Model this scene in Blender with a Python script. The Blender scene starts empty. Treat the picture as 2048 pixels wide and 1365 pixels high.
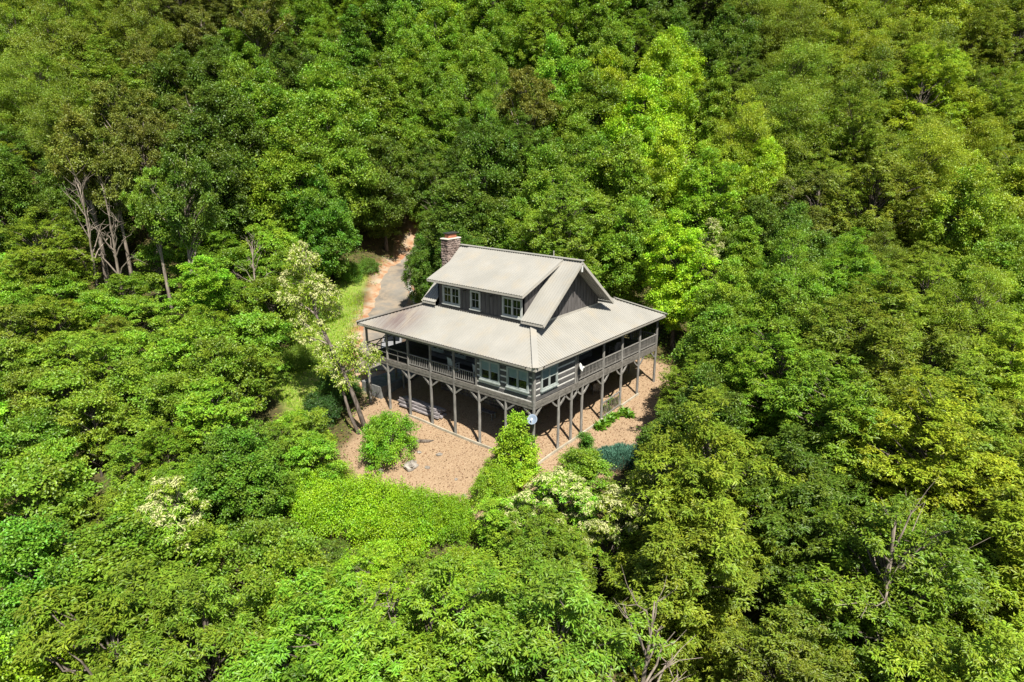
import bpy, math, random
import numpy as np
from mathutils import Vector, Matrix
R = math.radians
sc = bpy.context.scene
col = sc.collection
rng = np.random.default_rng(7)
random.seed(7)

# ------------------------------------------------------------------ camera
CAM = np.array([-32.93, -25.11, 21.38]); YAW = R(50.668); PIT = R(16.832); FPX = 1343.7
cd = bpy.data.cameras.new('camera'); cam = bpy.data.objects.new('camera', cd); col.objects.link(cam)
cam.location = CAM; cam.rotation_euler = (R(90) - PIT, 0, -YAW)
cd.sensor_width = 36; cd.lens = FPX / 2048 * 36; cd.clip_start = .5; cd.clip_end = 3000
sc.camera = cam
# ------------------------------------------------------------------ sky, sun, exposure
SUN_EL = R(57); SDIR = np.array([.50, .866])              # horizontal direction in which shadows fall
w = bpy.data.worlds.new('World'); sc.world = w; w.use_nodes = True
nt = w.node_tree; bg = nt.nodes['Background']
sky = nt.nodes.new('ShaderNodeTexSky'); sky.sky_type = 'NISHITA'; sky.sun_disc = False
sky.sun_elevation = SUN_EL; sky.sun_rotation = math.atan2(-SDIR[0], -SDIR[1])
nt.links.new(sky.outputs[0], bg.inputs[0]); bg.inputs[1].default_value = .055
sl = bpy.data.lights.new('sun', 'SUN'); sl.energy = 5; sl.angle = R(.5); sl.color = (1, .955, .87)
so = bpy.data.objects.new('sun', sl); col.objects.link(so)
so.rotation_euler = Vector((SDIR[0] * math.cos(SUN_EL), SDIR[1] * math.cos(SUN_EL), -math.sin(SUN_EL))).to_track_quat('-Z', 'Y').to_euler()
so.location = (0, 0, 80)
vs = sc.view_settings; vs.view_transform = 'Standard'; vs.look = 'None'; vs.gamma = 1; vs.use_curve_mapping = False
vs.exposure = .95
cy = sc.cycles; cy.max_bounces = 6; cy.diffuse_bounces = 3; cy.glossy_bounces = 2; cy.transmission_bounces = 4; cy.transparent_max_bounces = 4

# ------------------------------------------------------------------ camera maths (placing, labels)
FW = np.array([math.sin(YAW) * math.cos(PIT), math.cos(YAW) * math.cos(PIT), -math.sin(PIT)])
RT = np.array([math.cos(YAW), -math.sin(YAW), 0.]); UP = np.cross(RT, FW)
FH = np.array([math.sin(YAW), math.cos(YAW)]); RH = RT[:2]
def proj(P):
    d = np.asarray(P, float) - CAM; z = d @ FW
    return 1024 + FPX * (d @ RT) / z, 682.5 - FPX * (d @ UP) / z, z
def ray(px, py): return FW + RT * (px - 1024) / FPX - UP * (py - 682.5) / FPX
def at(px, py, depth): return CAM + ray(px, py) * depth
def xy(u, v): return CAM[0] + u * FH[0] + v * RH[0], CAM[1] + u * FH[1] + v * RH[1]
def uv(x, y):
    dx, dy = x - CAM[0], y - CAM[1]
    return dx * FH[0] + dy * FH[1], dx * RH[0] + dy * RH[1]

# ------------------------------------------------------------------ helpers
class MB:
    def __init__(s): s.v = []; s.f = []; s.m = []
    def add(s, vs, fs, m=0):
        n = len(s.v); s.v += [tuple(map(float, p)) for p in vs]; s.f += [tuple(i + n for i in f) for f in fs]; s.m += [m] * len(fs)
    def box(s, a, b, m=0):
        x0, y0, z0 = a; x1, y1, z1 = b
        s.add([(x0,y0,z0),(x1,y0,z0),(x1,y1,z0),(x0,y1,z0),(x0,y0,z1),(x1,y0,z1),(x1,y1,z1),(x0,y1,z1)],
              [(0,3,2,1),(4,5,6,7),(0,1,5,4),(1,2,6,5),(2,3,7,6),(3,0,4,7)], m)
        return s
    def bar(s, p, q, wd, h, m=0, up=(0,0,1)):
        p = Vector(p); q = Vector(q); d = (q - p).normalized(); upv = Vector(up)
        if abs(d.dot(upv)) > .98: upv = Vector((0,1,0))
        sd = d.cross(upv).normalized(); u = sd.cross(d)
        c = [sd*a*wd/2 + u*b*h/2 for a, b in ((-1,-1),(1,-1),(1,1),(-1,1))]
        s.add([p + k for k in c] + [q + k for k in c], [(3,2,1,0),(4,5,6,7),(0,1,5,4),(1,2,6,5),(2,3,7,6),(3,0,4,7)], m)
        return s
    def tube(s, pts, rad, n=6, m=0, cap=True):
        pts = [Vector(p) for p in pts]; rings = []; vs = []; fs = []
        for i, p in enumerate(pts):
            d = (pts[min(i+1, len(pts)-1)] - pts[max(i-1, 0)]).normalized()
            a = d.cross(Vector((1,.3,.1)) if abs(d.x) < .8 else Vector((0,1,0))).normalized(); b = d.cross(a)
            r = rad[i]
            for k in range(n):
                t = 2*math.pi*k/n; vs.append(p + a*math.cos(t)*r + b*math.sin(t)*r)
        for i in range(len(pts)-1):
            for k in range(n):
                fs.append((i*n+k, i*n+(k+1)%n, (i+1)*n+(k+1)%n, (i+1)*n+k))
        if cap: fs.append(tuple(range(n))[::-1]); fs.append(tuple((len(pts)-1)*n + k for k in range(n)))
        s.add(vs, fs, m); return s
    def lathe(s, prof, c=(0,0,0), n=14, m=0):
        vs = []; fs = []
        for r, z in prof:
            for k in range(n):
                t = 2*math.pi*k/n; vs.append((c[0]+r*math.cos(t), c[1]+r*math.sin(t), c[2]+z))
        for i in range(len(prof)-1):
            for k in range(n): fs.append((i*n+k, i*n+(k+1)%n, (i+1)*n+(k+1)%n, (i+1)*n+k))
        fs.append(tuple(range(n))[::-1]); fs.append(tuple((len(prof)-1)*n+k for k in range(n)))
        s.add(vs, fs, m); return s
    def mesh(s, name, *mats):
        me = bpy.data.meshes.new(name); me.from_pydata(s.v, [], s.f)
        for mm in mats: me.materials.append(mm)
        if len(mats) > 1: me.polygons.foreach_set('material_index', s.m)
        me.update(); return me
    def build(s, name, mat, parent=None, smooth=False, bevel=0):
        mats = mat if isinstance(mat, (list, tuple)) else [mat]
        me = s.mesh(name, *mats)
        if smooth: me.polygons.foreach_set('use_smooth', [True]*len(me.polygons))
        o = bpy.data.objects.new(name, me); col.objects.link(o); o.parent = parent
        if bevel:
            b = o.modifiers.new('bevel', 'BEVEL'); b.width = bevel; b.segments = 1
        return o
def link(name, me, parent=None):
    o = bpy.data.objects.new(name, me); col.objects.link(o); o.parent = parent; return o
def tag(o, label=None, cat=None, group=None, kind=None):
    if label: o['label'] = label
    if cat: o['category'] = cat
    if group: o['group'] = group
    if kind: o['kind'] = kind
    return o
def thing(name, label, cat, loc=(0,0,0), rz=0, group=None):
    o = bpy.data.objects.new(name, None); col.objects.link(o); o.empty_display_size = .3
    o.location = loc; o.rotation_euler = (0,0,rz); return tag(o, label, cat, group)

# ------------------------------------------------------------------ materials
def mat(name, c1, c2=None, scale=4, rough=.8, bump=0, metal=0, spec=.3, stretch=(1,1,1), detail=6, lo=.35, hi=.65, coord='Object', bscale=None, objvar=0):
    m = bpy.data.materials.new(name); m.use_nodes = True; t = m.node_tree; N = t.nodes; L = t.links
    p = N['Principled BSDF']; p.inputs['Roughness'].default_value = rough; p.inputs['Metallic'].default_value = metal
    p.inputs['Specular IOR Level'].default_value = spec
    tc = N.new('ShaderNodeTexCoord'); mp = N.new('ShaderNodeMapping'); mp.inputs['Scale'].default_value = stretch
    L.new(tc.outputs[coord], mp.inputs[0])
    nz = N.new('ShaderNodeTexNoise'); nz.inputs['Scale'].default_value = scale; nz.inputs['Detail'].default_value = detail
    L.new(mp.outputs[0], nz.inputs[0])
    rp = N.new('ShaderNodeValToRGB'); rp.color_ramp.elements[0].position = lo; rp.color_ramp.elements[1].position = hi
    rp.color_ramp.elements[0].color = (*c1, 1); rp.color_ramp.elements[1].color = (*(c2 or c1), 1)
    L.new(nz.outputs[0], rp.inputs[0]); out = rp.outputs[0]
    if objvar:
        oi = N.new('ShaderNodeObjectInfo'); hs = N.new('ShaderNodeHueSaturation'); mr = N.new('ShaderNodeMapRange')
        mr.inputs[3].default_value = 1 - objvar; mr.inputs[4].default_value = 1 + objvar
        L.new(oi.outputs['Random'], mr.inputs[0]); L.new(mr.outputs[0], hs.inputs['Value']); L.new(out, hs.inputs['Color']); out = hs.outputs[0]
    L.new(out, p.inputs['Base Color'])
    if bump:
        b = N.new('ShaderNodeBump'); b.inputs['Strength'].default_value = bump; b.inputs['Distance'].default_value = .05
        if bscale:
            n2 = N.new('ShaderNodeTexNoise'); n2.inputs['Scale'].default_value = bscale; L.new(mp.outputs[0], n2.inputs[0]); L.new(n2.outputs[0], b.inputs['Height'])
        else: L.new(nz.outputs[0], b.inputs['Height'])
        L.new(b.outputs[0], p.inputs['Normal'])
    m['p'] = 1
    return m
M = {}
M['timber'] = mat('weathered_timber', (.125,.118,.105), (.24,.228,.205), 2.2, .85, .25, stretch=(6,6,.8), objvar=.15)
M['beam'] = mat('weathered_beam', (.11,.10,.085), (.19,.175,.15), 1.2, .85, .2, stretch=(3,3,6))
M['deck'] = mat('deck_boards', (.05,.043,.036), (.085,.073,.06), 3, .85, .2)
M['log'] = mat('hewn_log', (.058,.056,.054), (.115,.11,.104), 1.6, .9, .5, stretch=(1.2,1.2,9), objvar=.18)
M['chink'] = mat('chinking', (.55,.53,.48), (.68,.66,.6), 6, .9, .2)
M['siding'] = mat('dark_siding', (.072,.065,.062), (.120,.110,.104), 1.5, .75, .15, stretch=(5,5,.6), objvar=.08)
M['trim'] = mat('grey_green_trim', (.25,.28,.26), (.33,.36,.335), 3, .6)
M['dtrim'] = mat('pale_trim', (.36,.37,.34), (.46,.47,.43), 3, .6)
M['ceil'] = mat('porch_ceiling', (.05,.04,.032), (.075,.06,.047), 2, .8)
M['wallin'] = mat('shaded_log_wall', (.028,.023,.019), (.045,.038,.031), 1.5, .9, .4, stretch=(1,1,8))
M['fascia'] = mat('fascia_metal', (.36,.335,.29), (.42,.39,.335), 3, .5)
M['gutter'] = mat('gutter_inside', (.02,.018,.015), (.05,.04,.03), 8, .8)
M['blind'] = mat('window_blind', (.14,.21,.21), (.18,.25,.245), 5, .6)
M['white'] = mat('white_paint', (.62,.62,.58), (.72,.72,.68), 4, .5)
M['black'] = mat('black_rubber', (.012,.012,.012), (.02,.02,.02), 4, .8)
M['dark'] = mat('dark_metal', (.03,.03,.03), (.05,.05,.048), 4, .5)
M['concrete'] = mat('concrete', (.13,.13,.125), (.2,.2,.19), 3, .9, .2)
M['stone'] = mat('field_stone', (.12,.085,.07), (.30,.235,.20), 1.1, .9, .4, objvar=.3)
M['mortar'] = mat('dark_mortar', (.035,.028,.024), (.06,.05,.04), 5, .95)
M['cap'] = mat('mortar_cap', (.42,.38,.31), (.5,.46,.38), 5, .9)
M['clay'] = mat('clay_flue', (.36,.13,.07), (.45,.18,.10), 4, .8)
M['rock'] = mat('grey_rock', (.14,.12,.10), (.33,.30,.26), 3.5, .95, .7, bscale=9)
M['wrock'] = mat('white_stone', (.40,.38,.34), (.62,.60,.55), 3, .9, .4)
M['bark'] = mat('bark', (.055,.042,.032), (.17,.14,.115), 1.4, .95, .8, stretch=(5,5,1), objvar=.25)
M['palebark'] = mat('pale_bark', (.13,.105,.08), (.30,.25,.20), 1.2, .95, .6, stretch=(4,4,1), objvar=.2)
M['greywood'] = mat('grey_lumber', (.12,.105,.105), (.34,.31,.31), 1.5, .9, .4, stretch=(6,1.2,6), objvar=.3)
M['edging'] = mat('pale_edging', (.30,.27,.20), (.42,.38,.30), 2, .9, .2)
M['dish'] = mat('dish_grey', (.16,.20,.26), (.19,.235,.30), 3, .45)
M['asphalt'] = mat('old_asphalt', (.10,.09,.076), (.22,.20,.17), .35, .95, .25, detail=10, lo=.3, hi=.72, coord='Object', bscale=14)
M['carwhite'] = mat('silver_car_paint', (.20,.20,.205), (.22,.22,.225), 3, .25)
M['terra'] = mat('pot_clay', (.30,.12,.06), (.36,.16,.09), 5, .8)
g = bpy.data.materials.new('window_glass'); g.use_nodes = True; q = g.node_tree.nodes['Principled BSDF']
tn = g.node_tree.nodes.new('ShaderNodeTexNoise'); tn.inputs['Scale'].default_value = 1.5
tr = g.node_tree.nodes.new('ShaderNodeValToRGB'); tr.color_ramp.elements[0].color = (.004,.005,.005,1); tr.color_ramp.elements[1].color = (.012,.013,.013,1)
g.node_tree.links.new(tn.outputs[0], tr.inputs[0]); g.node_tree.links.new(tr.outputs[0], q.inputs['Base Color'])
q.inputs['Roughness'].default_value = .04; q.inputs['Specular IOR Level'].default_value = .5
M['glass'] = g
# metal roof: pale warm grey with brown rain stains
def roof_mat():
    m = mat('standing_seam_metal', (.262,.252,.222), (.305,.292,.258), .5, .55, 0, spec=.35, detail=8)
    t = m.node_tree; N = t.nodes; L = t.links; p = N['Principled BSDF']; src = p.inputs['Base Color'].links[0].from_socket
    geo = N.new('ShaderNodeNewGeometry'); sub = N.new('ShaderNodeVectorMath'); sub.operation = 'DISTANCE'
    sub.inputs[1].default_value = (.7, 13.9, 7.8); L.new(geo.outputs['Position'], sub.inputs[0])
    mr = N.new('ShaderNodeMapRange'); mr.inputs[1].default_value = 3.2; mr.inputs[2].default_value = .3; L.new(sub.outputs['Value'], mr.inputs[0])
    mp = N.new('ShaderNodeMapping'); mp.inputs['Scale'].default_value = (.35, 5, .35); L.new(geo.outputs['Position'], mp.inputs[0])
    nz = N.new('ShaderNodeTexNoise'); nz.inputs['Scale'].default_value = 1.3; nz.inputs['Detail'].default_value = 7; L.new(mp.outputs[0], nz.inputs[0])
    mu = N.new('ShaderNodeMath'); mu.operation = 'MULTIPLY'; L.new(mr.outputs[0], mu.inputs[0]); L.new(nz.outputs[0], mu.inputs[1])
    mx = N.new('ShaderNodeMixRGB'); mx.inputs[2].default_value = (.15,.115,.105,1); mu2 = N.new('ShaderNodeMath'); mu2.operation = 'MULTIPLY'; mu2.use_clamp = True; mu2.inputs[1].default_value = 1.9; L.new(mu.outputs[0], mu2.inputs[0]); L.new(mu2.outputs[0], mx.inputs[0]); L.new(src, mx.inputs[1])
    n3 = N.new('ShaderNodeTexNoise'); n3.inputs['Scale'].default_value = .8; L.new(geo.outputs['Position'], n3.inputs[0])
    r3 = N.new('ShaderNodeMapRange'); r3.inputs[1].default_value = .52; r3.inputs[2].default_value = .75; r3.inputs[4].default_value = .35; L.new(n3.outputs[0], r3.inputs[0])
    m2 = N.new('ShaderNodeMixRGB'); m2.inputs[2].default_value = (.33,.275,.19,1); L.new(r3.outputs[0], m2.inputs[0]); L.new(mx.outputs[0], m2.inputs[1])
    L.new(m2.outputs[0], p.inputs['Base Color']); return m
M['roof'] = roof_mat()
# leaves: the tree's own colour (object colour), varied leaf by leaf
def leaf_mat(name, fixed=None, trans=.32, spread=.68, spec=.4):
    m = bpy.data.materials.new(name); m.use_nodes = True; t = m.node_tree; N = t.nodes; L = t.links
    p = N['Principled BSDF']; p.inputs['Roughness'].default_value = .42; p.inputs['Specular IOR Level'].default_value = spec
    at_ = N.new('ShaderNodeAttribute'); at_.attribute_name = 'lv'
    oi = N.new('ShaderNodeObjectInfo')
    if fixed:
        rgb = N.new('ShaderNodeRGB'); rgb.outputs[0].default_value = (*fixed, 1); src = rgb.outputs[0]
    else: src = oi.outputs['Color']
    hs = N.new('ShaderNodeHueSaturation'); L.new(src, hs.inputs['Color'])
    mv = N.new('ShaderNodeMapRange'); mv.inputs[3].default_value = 1 - spread * .9; mv.inputs[4].default_value = 1 + spread; L.new(at_.outputs['Fac'], mv.inputs[0]); L.new(mv.outputs[0], hs.inputs['Value'])
    sx = N.new('ShaderNodeSeparateXYZ'); L.new(at_.outputs['Vector'], sx.inputs[0])
    mh = N.new('ShaderNodeMapRange'); mh.inputs[3].default_value = .515; mh.inputs[4].default_value = .470; L.new(sx.outputs[1], mh.inputs[0]); L.new(mh.outputs[0], hs.inputs['Hue'])
    L.new(sx.outputs[0], mv.inputs[0])
    L.new(hs.outputs[0], p.inputs['Base Color'])
    tl = N.new('ShaderNodeBsdfTranslucent'); 
    h2 = N.new('ShaderNodeHueSaturation'); h2.inputs['Value'].default_value = 1.25; h2.inputs['Hue'].default_value = .485; L.new(hs.outputs[0], h2.inputs['Color']); L.new(h2.outputs[0], tl.inputs[0])
    mx = N.new('ShaderNodeMixShader'); mx.inputs[0].default_value = trans
    L.new(p.outputs[0], mx.inputs[1]); L.new(tl.outputs[0], mx.inputs[2]); L.new(mx.outputs[0], N['Material Output'].inputs[0])
    return m
M['leaf'] = leaf_mat('tree_leaves')
M['flower'] = leaf_mat('cream_blossom', (.50,.52,.24), .25, .3, .2)
M['litter'] = leaf_mat('dry_leaves', (.17,.085,.04), .15, .5, .2)

# ------------------------------------------------------------------ terrain height
_UB = np.array([-60,-20,0,12,22,30,36,41,50,60,75,85,95,105,130,160,200,260,400.])
_ZB = np.array([-42,-24,-15.5,-11,-7.6,-4.4,-1.9,-.4,1.0,2.8,6.0,9.4,15.,22.5,43.,64.,84.,104.,120.])
def base_z(u, v):
    b = np.interp(u, _UB, _ZB) * .5 + .25 * (np.interp(u - 5, _UB, _ZB) + np.interp(u + 5, _UB, _ZB))
    s = np.clip((u - 75) / 60, 0, 1)
    b = b + s * (.9 * np.sin(v * .11) + .6 * np.sin(u * .13 + v * .05)) - s * .08 * np.clip(v - 45, 0, 60)
    b = b - np.clip((55 - u) / 30, 0, 1) * .05 * np.clip(-v - 12, 0, 60)
    return b
_CP = np.array([(0,0,0),(0,5,.16),(0,7.3,.2),(0,9.7,.3),(0,12.1,.4),(0,14.7,.45),(0,17.4,.2),(2.86,0,.13),(5.8,0,.29),(8.57,0,.55),(11.3,0,.78),(14.1,0,.9),(17,0,1.3),
 (2,2.2,.45),(2,9,.8),(3,13.5,.95),(8,2,.75),(4,5,1.1),(4,9,1.35),(4,13.5,1.3),(8,4.5,1.3),(14,4,1.7),(9,9,2.5),(17,9,3.0),(17,17,4.0),(9,17,2.2),(4,16,1.0),(3,20,1.4),(7,24,1.9),(9,28.5,2.5),(12.8,32,3.3),
 (15,31,3.2),(18,35,4.3),(22.7,38.6,5.5),(28,41.6,6.4),(15,36.4,4.0),(-5,1.2,-1.2),(-3.2,.9,-.85),(-6.5,10.5,-.95),(-4.5,7.5,-.75),(-4.3,10,-.6),(-3,13.9,-.35),(2.6,-2.5,-.15),(4.7,-4,-.15),(9,-1,.55),
 (12,-4,.3),(18.5,.9,1.35),(22,3,2.2),(-8,4,-1.9),(-4,-3,-1.5),(0,-5,-1.3),(-4,20,0),(-2,26,.9),(3,30,1.9),(10,38,3.6)], float)
def _ker(d2): return np.exp(-d2 / (2 * 4.6 ** 2))
_u, _v = uv(_CP[:,0], _CP[:,1])
_D = ((_CP[:,None,:2] - _CP[None,:,:2]) ** 2).sum(2)
_W = np.linalg.solve(_ker(_D) + .02 * np.eye(len(_CP)), _CP[:,2] - base_z(_u, _v))
def gz(x, y):
    x = np.asarray(x, float); y = np.asarray(y, float); u, v = uv(x, y); z = base_z(u, v); sh = x.shape
    xf = x.ravel(); yf = y.ravel(); c = np.zeros(xf.shape)
    for i in range(len(_CP)): c += _W[i] * _ker((xf - _CP[i,0]) ** 2 + (yf - _CP[i,1]) ** 2)
    return z + c.reshape(sh)
def gz1(x, y): return float(gz(np.array([x]), np.array([y]))[0])

# ------------------------------------------------------------------ ground sheet
def smooth(a, b, t): t = np.clip((t - a) / (b - a), 0, 1); return t * t * (3 - 2 * t)
def poly_dist(px, py, poly):          # signed distance, negative inside
    d = np.full(px.shape, 1e9); ins = np.zeros(px.shape, bool); n = len(poly)
    for i in range(n):
        ax, ay = poly[i]; bx, by = poly[(i + 1) % n]; ex, ey = bx - ax, by - ay
        t = np.clip(((px - ax) * ex + (py - ay) * ey) / (ex * ex + ey * ey), 0, 1)
        d = np.minimum(d, np.hypot(px - ax - t * ex, py - ay - t * ey))
        ins ^= ((ay > py) != (by > py)) & (px < ex * (py - ay) / (ey + 1e-12) + ax)
    return np.where(ins, -d, d)
YARD = [(-6.6,.4),(-5.2,-1.5),(-1,-3),(3,-4.6),(9,-4.3),(15,-2.6),(20,-1.5),(21,4),(19,18),(8,17),(0,18),(-3,15.5),(-6.5,13.3),(-8,9.5),(-7.4,5)]
GRASS = [(-3.6,18.6),(1,21.2),(6,26.2),(10,31),(14.5,36.4),(18,39.6),(17,41),(12,39),(6,34.2),(2,31),(-3,28.2),(-4.8,25),(-4.6,21)]
DRV = np.array([(3.2,20.2),(7.5,25),(11.9,29.1),(16.0,32.7),(20.3,36.4),(24.6,39.3),(28.5,40.9),(31,41.4)], float)
def drv_dist(x, y):
    d = np.full(x.shape, 1e9)
    for (ax, ay), (bx, by) in zip(DRV[:-1], DRV[1:]):
        ex, ey = bx-ax, by-ay; t = np.clip(((x-ax)*ex+(y-ay)*ey)/(ex*ex+ey*ey), 0, 1)
        d = np.minimum(d, np.hypot(x-ax-t*ex, y-ay-t*ey))
    return d
def axis(lo, hi, f0, f1, fine, coarse):
    a = [f0]
    while a[-1] > lo: a.append(a[-1] - min(coarse, fine + (f0 - a[-1]) * .12))
    b = [f0]
    while b[-1] < f1: b.append(b[-1] + fine)
    while b[-1] < hi: b.append(b[-1] + min(coarse, fine + (b[-1] - f1) * .12))
    return np.array(a[:0:-1] + b)
us = axis(-60, 400, 28, 80, .5, 12); vv = axis(-260, 260, -30, 30, .5, 12)
UU, VV = np.meshgrid(us, vv, indexing='ij'); GX, GY = xy(UU, VV); GZ = gz(GX, GY)
nz_ = .05 * np.sin(GX * 1.9 + 1.3 * np.sin(GY * 1.1)) * np.sin(GY * 1.7 + np.sin(GX * .8)) + .035 * np.sin(GX * 4.1 + GY * 2.3) * np.sin(GY * 3.7 - GX)
yd = poly_dist(GX, GY, YARD); gd = poly_dist(GX, GY, GRASS); dd = drv_dist(GX, GY)
under = (GX > -.3) & (GX < 17.3) & (GY > -.3) & (GY < 17.3)
GZ = GZ + nz_ * np.where(dd < 3.2, .15, np.where(under, .35, 1.0))
me = bpy.data.meshes.new('ground'); nu, nv = UU.shape
co = np.stack([GX, GY, GZ], -1).reshape(-1, 3); me.vertices.add(len(co)); me.vertices.foreach_set('co', co.ravel())
idx = np.arange(nu * nv).reshape(nu, nv)
qd = np.stack([idx[:-1,:-1], idx[1:,:-1], idx[1:,1:], idx[:-1,1:]], -1).reshape(-1, 4)[:, ::-1]
me.loops.add(qd.size); me.loops.foreach_set('vertex_index', qd.ravel().astype(np.int32)); me.polygons.add(len(qd))
me.polygons.foreach_set('loop_start', np.arange(0, qd.size, 4, dtype=np.int32)); me.polygons.foreach_set('loop_total', np.full(len(qd), 4, np.int32))
me.polygons.foreach_set('use_smooth', np.ones(len(qd), bool)); me.update(); me.validate()
ca = me.color_attributes.new('zone', 'FLOAT_COLOR', 'POINT')
wob = .5 * np.sin(GX * .9 + GY * .4) + .35 * np.sin(GY * 1.3 - GX * .5) + .25 * np.sin(GX * 2.3 + 1.7 * GY)
zn = np.zeros((nu, nv, 4)); zn[..., 3] = 1
zn[..., 0] = 1 - smooth(-.5, .6, yd + wob * .6)                         # mulch yard
zn[..., 1] = 1 - smooth(-.9, .9, gd + wob * .9)                         # grass
zn[..., 2] = 1 - smooth(2.2, 3.9, dd + wob * .35)                       # bare clay shoulder
ca.data.foreach_set('color', zn.ravel())
def ground_mat():
    m = bpy.data.materials.new('ground_soil'); m.use_nodes = True; t = m.node_tree; N = t.nodes; L = t.links; p = N['Principled BSDF']
    p.inputs['Roughness'].default_value = .95; p.inputs['Specular IOR Level'].default_value = .1
    geo = N.new('ShaderNodeNewGeometry'); a = N.new('ShaderNodeAttribute'); a.attribute_name = 'zone'; s = N.new('ShaderNodeSeparateColor'); L.new(a.outputs['Color'], s.inputs[0])
    def noise(scale, det=6):
        n = N.new('ShaderNodeTexNoise'); n.inputs['Scale'].default_value = scale; n.inputs['Detail'].default_value = det; L.new(geo.outputs['Position'], n.inputs[0]); return n.outputs[0]
    def ramp(src, *els):
        r = N.new('ShaderNodeValToRGB'); e = r.color_ramp.elements
        while len(e) < len(els): e.new(.5)
        for k, (ps, c) in enumerate(els): e[k].position = ps; e[k].color = (*c, 1)
        L.new(src, r.inputs[0]); return r.outputs[0]
    def mix(f, c1, c2, typ='MIX'):
        x = N.new('ShaderNodeMixRGB'); x.blend_type = typ
        L.new(f, x.inputs[0]) if not isinstance(f, (int, float)) else setattr(x.inputs[0], 'default_value', f)
        L.new(c1, x.inputs[1]); L.new(c2, x.inputs[2]); return x.outputs[0]
    forest = mix(noise(.35), ramp(noise(3), (.3, (.055,.032,.02)), (.55, (.11,.062,.036)), (.72, (.19,.10,.055))), ramp(noise(6), (.35, (.03,.05,.012)), (.7, (.075,.11,.025))))
    mulch = mix(noise(.5, 4), ramp(noise(9, 8), (.30, (.15,.10,.06)), (.48, (.27,.184,.110)), (.66, (.33,.238,.148))), ramp(noise(11, 8), (.32, (.16,.10,.06)), (.5, (.31,.215,.135)), (.7, (.40,.31,.205))))
    grass = mix(noise(.8), ramp(noise(7), (.35, (.10,.17,.02)), (.68, (.20,.30,.04))), ramp(noise(4), (.42, (.14,.22,.03)), (.66, (.30,.23,.10))))
    clay = ramp(noise(.9, 9), (.36, (.28,.135,.07)), (.5, (.33,.215,.13)), (.62, (.35,.28,.205)))
    c = mix(s.outputs[1], forest, grass); c = mix(s.outputs[2], c, clay); c = mix(s.outputs[0], c, mulch)
    L.new(c, p.inputs['Base Color'])
    b = N.new('ShaderNodeBump'); b.inputs['Strength'].default_value = .35; b.inputs['Distance'].default_value = .05; L.new(noise(13, 8), b.inputs['Height']); L.new(b.outputs[0], p.inputs['Normal'])
    return m
M['ground'] = ground_mat(); me.materials.append(M['ground'])
tag(link('ground', me), kind='structure')

# driveway: draped strip with a slight crown
def ribbon(name, pts, wd, mt, lift, step=.6, jit=.0):
    P = []
    for (a, b) in zip(pts[:-1], pts[1:]):
        n = max(1, int(np.hypot(*(b - a)) / step))
        for k in range(n): P.append(a + (b - a) * k / n)
    P.append(pts[-1]); P = np.array(P)
    for _ in range(12): P[1:-1] = .5 * P[1:-1] + .25 * (P[:-2] + P[2:])
    T = np.gradient(P, axis=0); T /= np.linalg.norm(T, axis=1)[:, None]; Nn = np.stack([-T[:,1], T[:,0]], 1)
    mb = MB(); K = 8; rows = []; vs = []
    for i, p in enumerate(P):
        wl = wd * (1 + jit * math.sin(i * .9) + jit * .7 * math.sin(i * 2.3 + 1))
        for k in range(K + 1):
            t = k / K * 2 - 1; x, y = p + Nn[i] * t * wl / 2
            vs.append((x, y, gz1(x, y) + (lift if abs(t) < .99 else -.12)))
    fs = [(i*(K+1)+k, i*(K+1)+k+1, (i+1)*(K+1)+k+1, (i+1)*(K+1)+k) for i in range(len(P)-1) for k in range(K)]
    fs = [f[::-1] for f in fs]
    mb.add(vs, fs); return mb.build(name, mt, smooth=True), P, Nn
def worn(m):
    t = m.node_tree; N = t.nodes; L = t.links; p = N['Principled BSDF']; src = p.inputs['Base Color'].links[0].from_socket; geo = N.new('ShaderNodeNewGeometry')
    n = N.new('ShaderNodeTexNoise'); n.inputs['Scale'].default_value = .55; n.inputs['Detail'].default_value = 8; n.inputs['Roughness'].default_value = .65; L.new(geo.outputs['Position'], n.inputs[0])
    r_ = N.new('ShaderNodeMapRange'); r_.inputs[1].default_value = .42; r_.inputs[2].default_value = .6; r_.inputs[4].default_value = .8; L.new(n.outputs[0], r_.inputs[0])
    x_ = N.new('ShaderNodeMixRGB'); x_.inputs[2].default_value = (.27,.215,.155,1); L.new(r_.outputs[0], x_.inputs[0]); L.new(src, x_.inputs[1]); L.new(x_.outputs[0], p.inputs['Base Color'])
worn(M['asphalt'])
drive, DP, DN = ribbon('driveway', DRV, 4.3, M['asphalt'], .07, jit=.07)
tag(drive, kind='structure')

# ------------------------------------------------------------------ THE HOUSE (z: deck line = Z0)
Z0 = 4.46; LA = 17.08; LB = 17.02; EO = .52; ZE = 2.72; ZI = 4.42
house = thing('log_house', 'dark log house on tall timber posts with pale metal roof and wraparound porch', 'house', (0,0,0))
def H(x, y, z): return (x, y, z + Z0)
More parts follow.
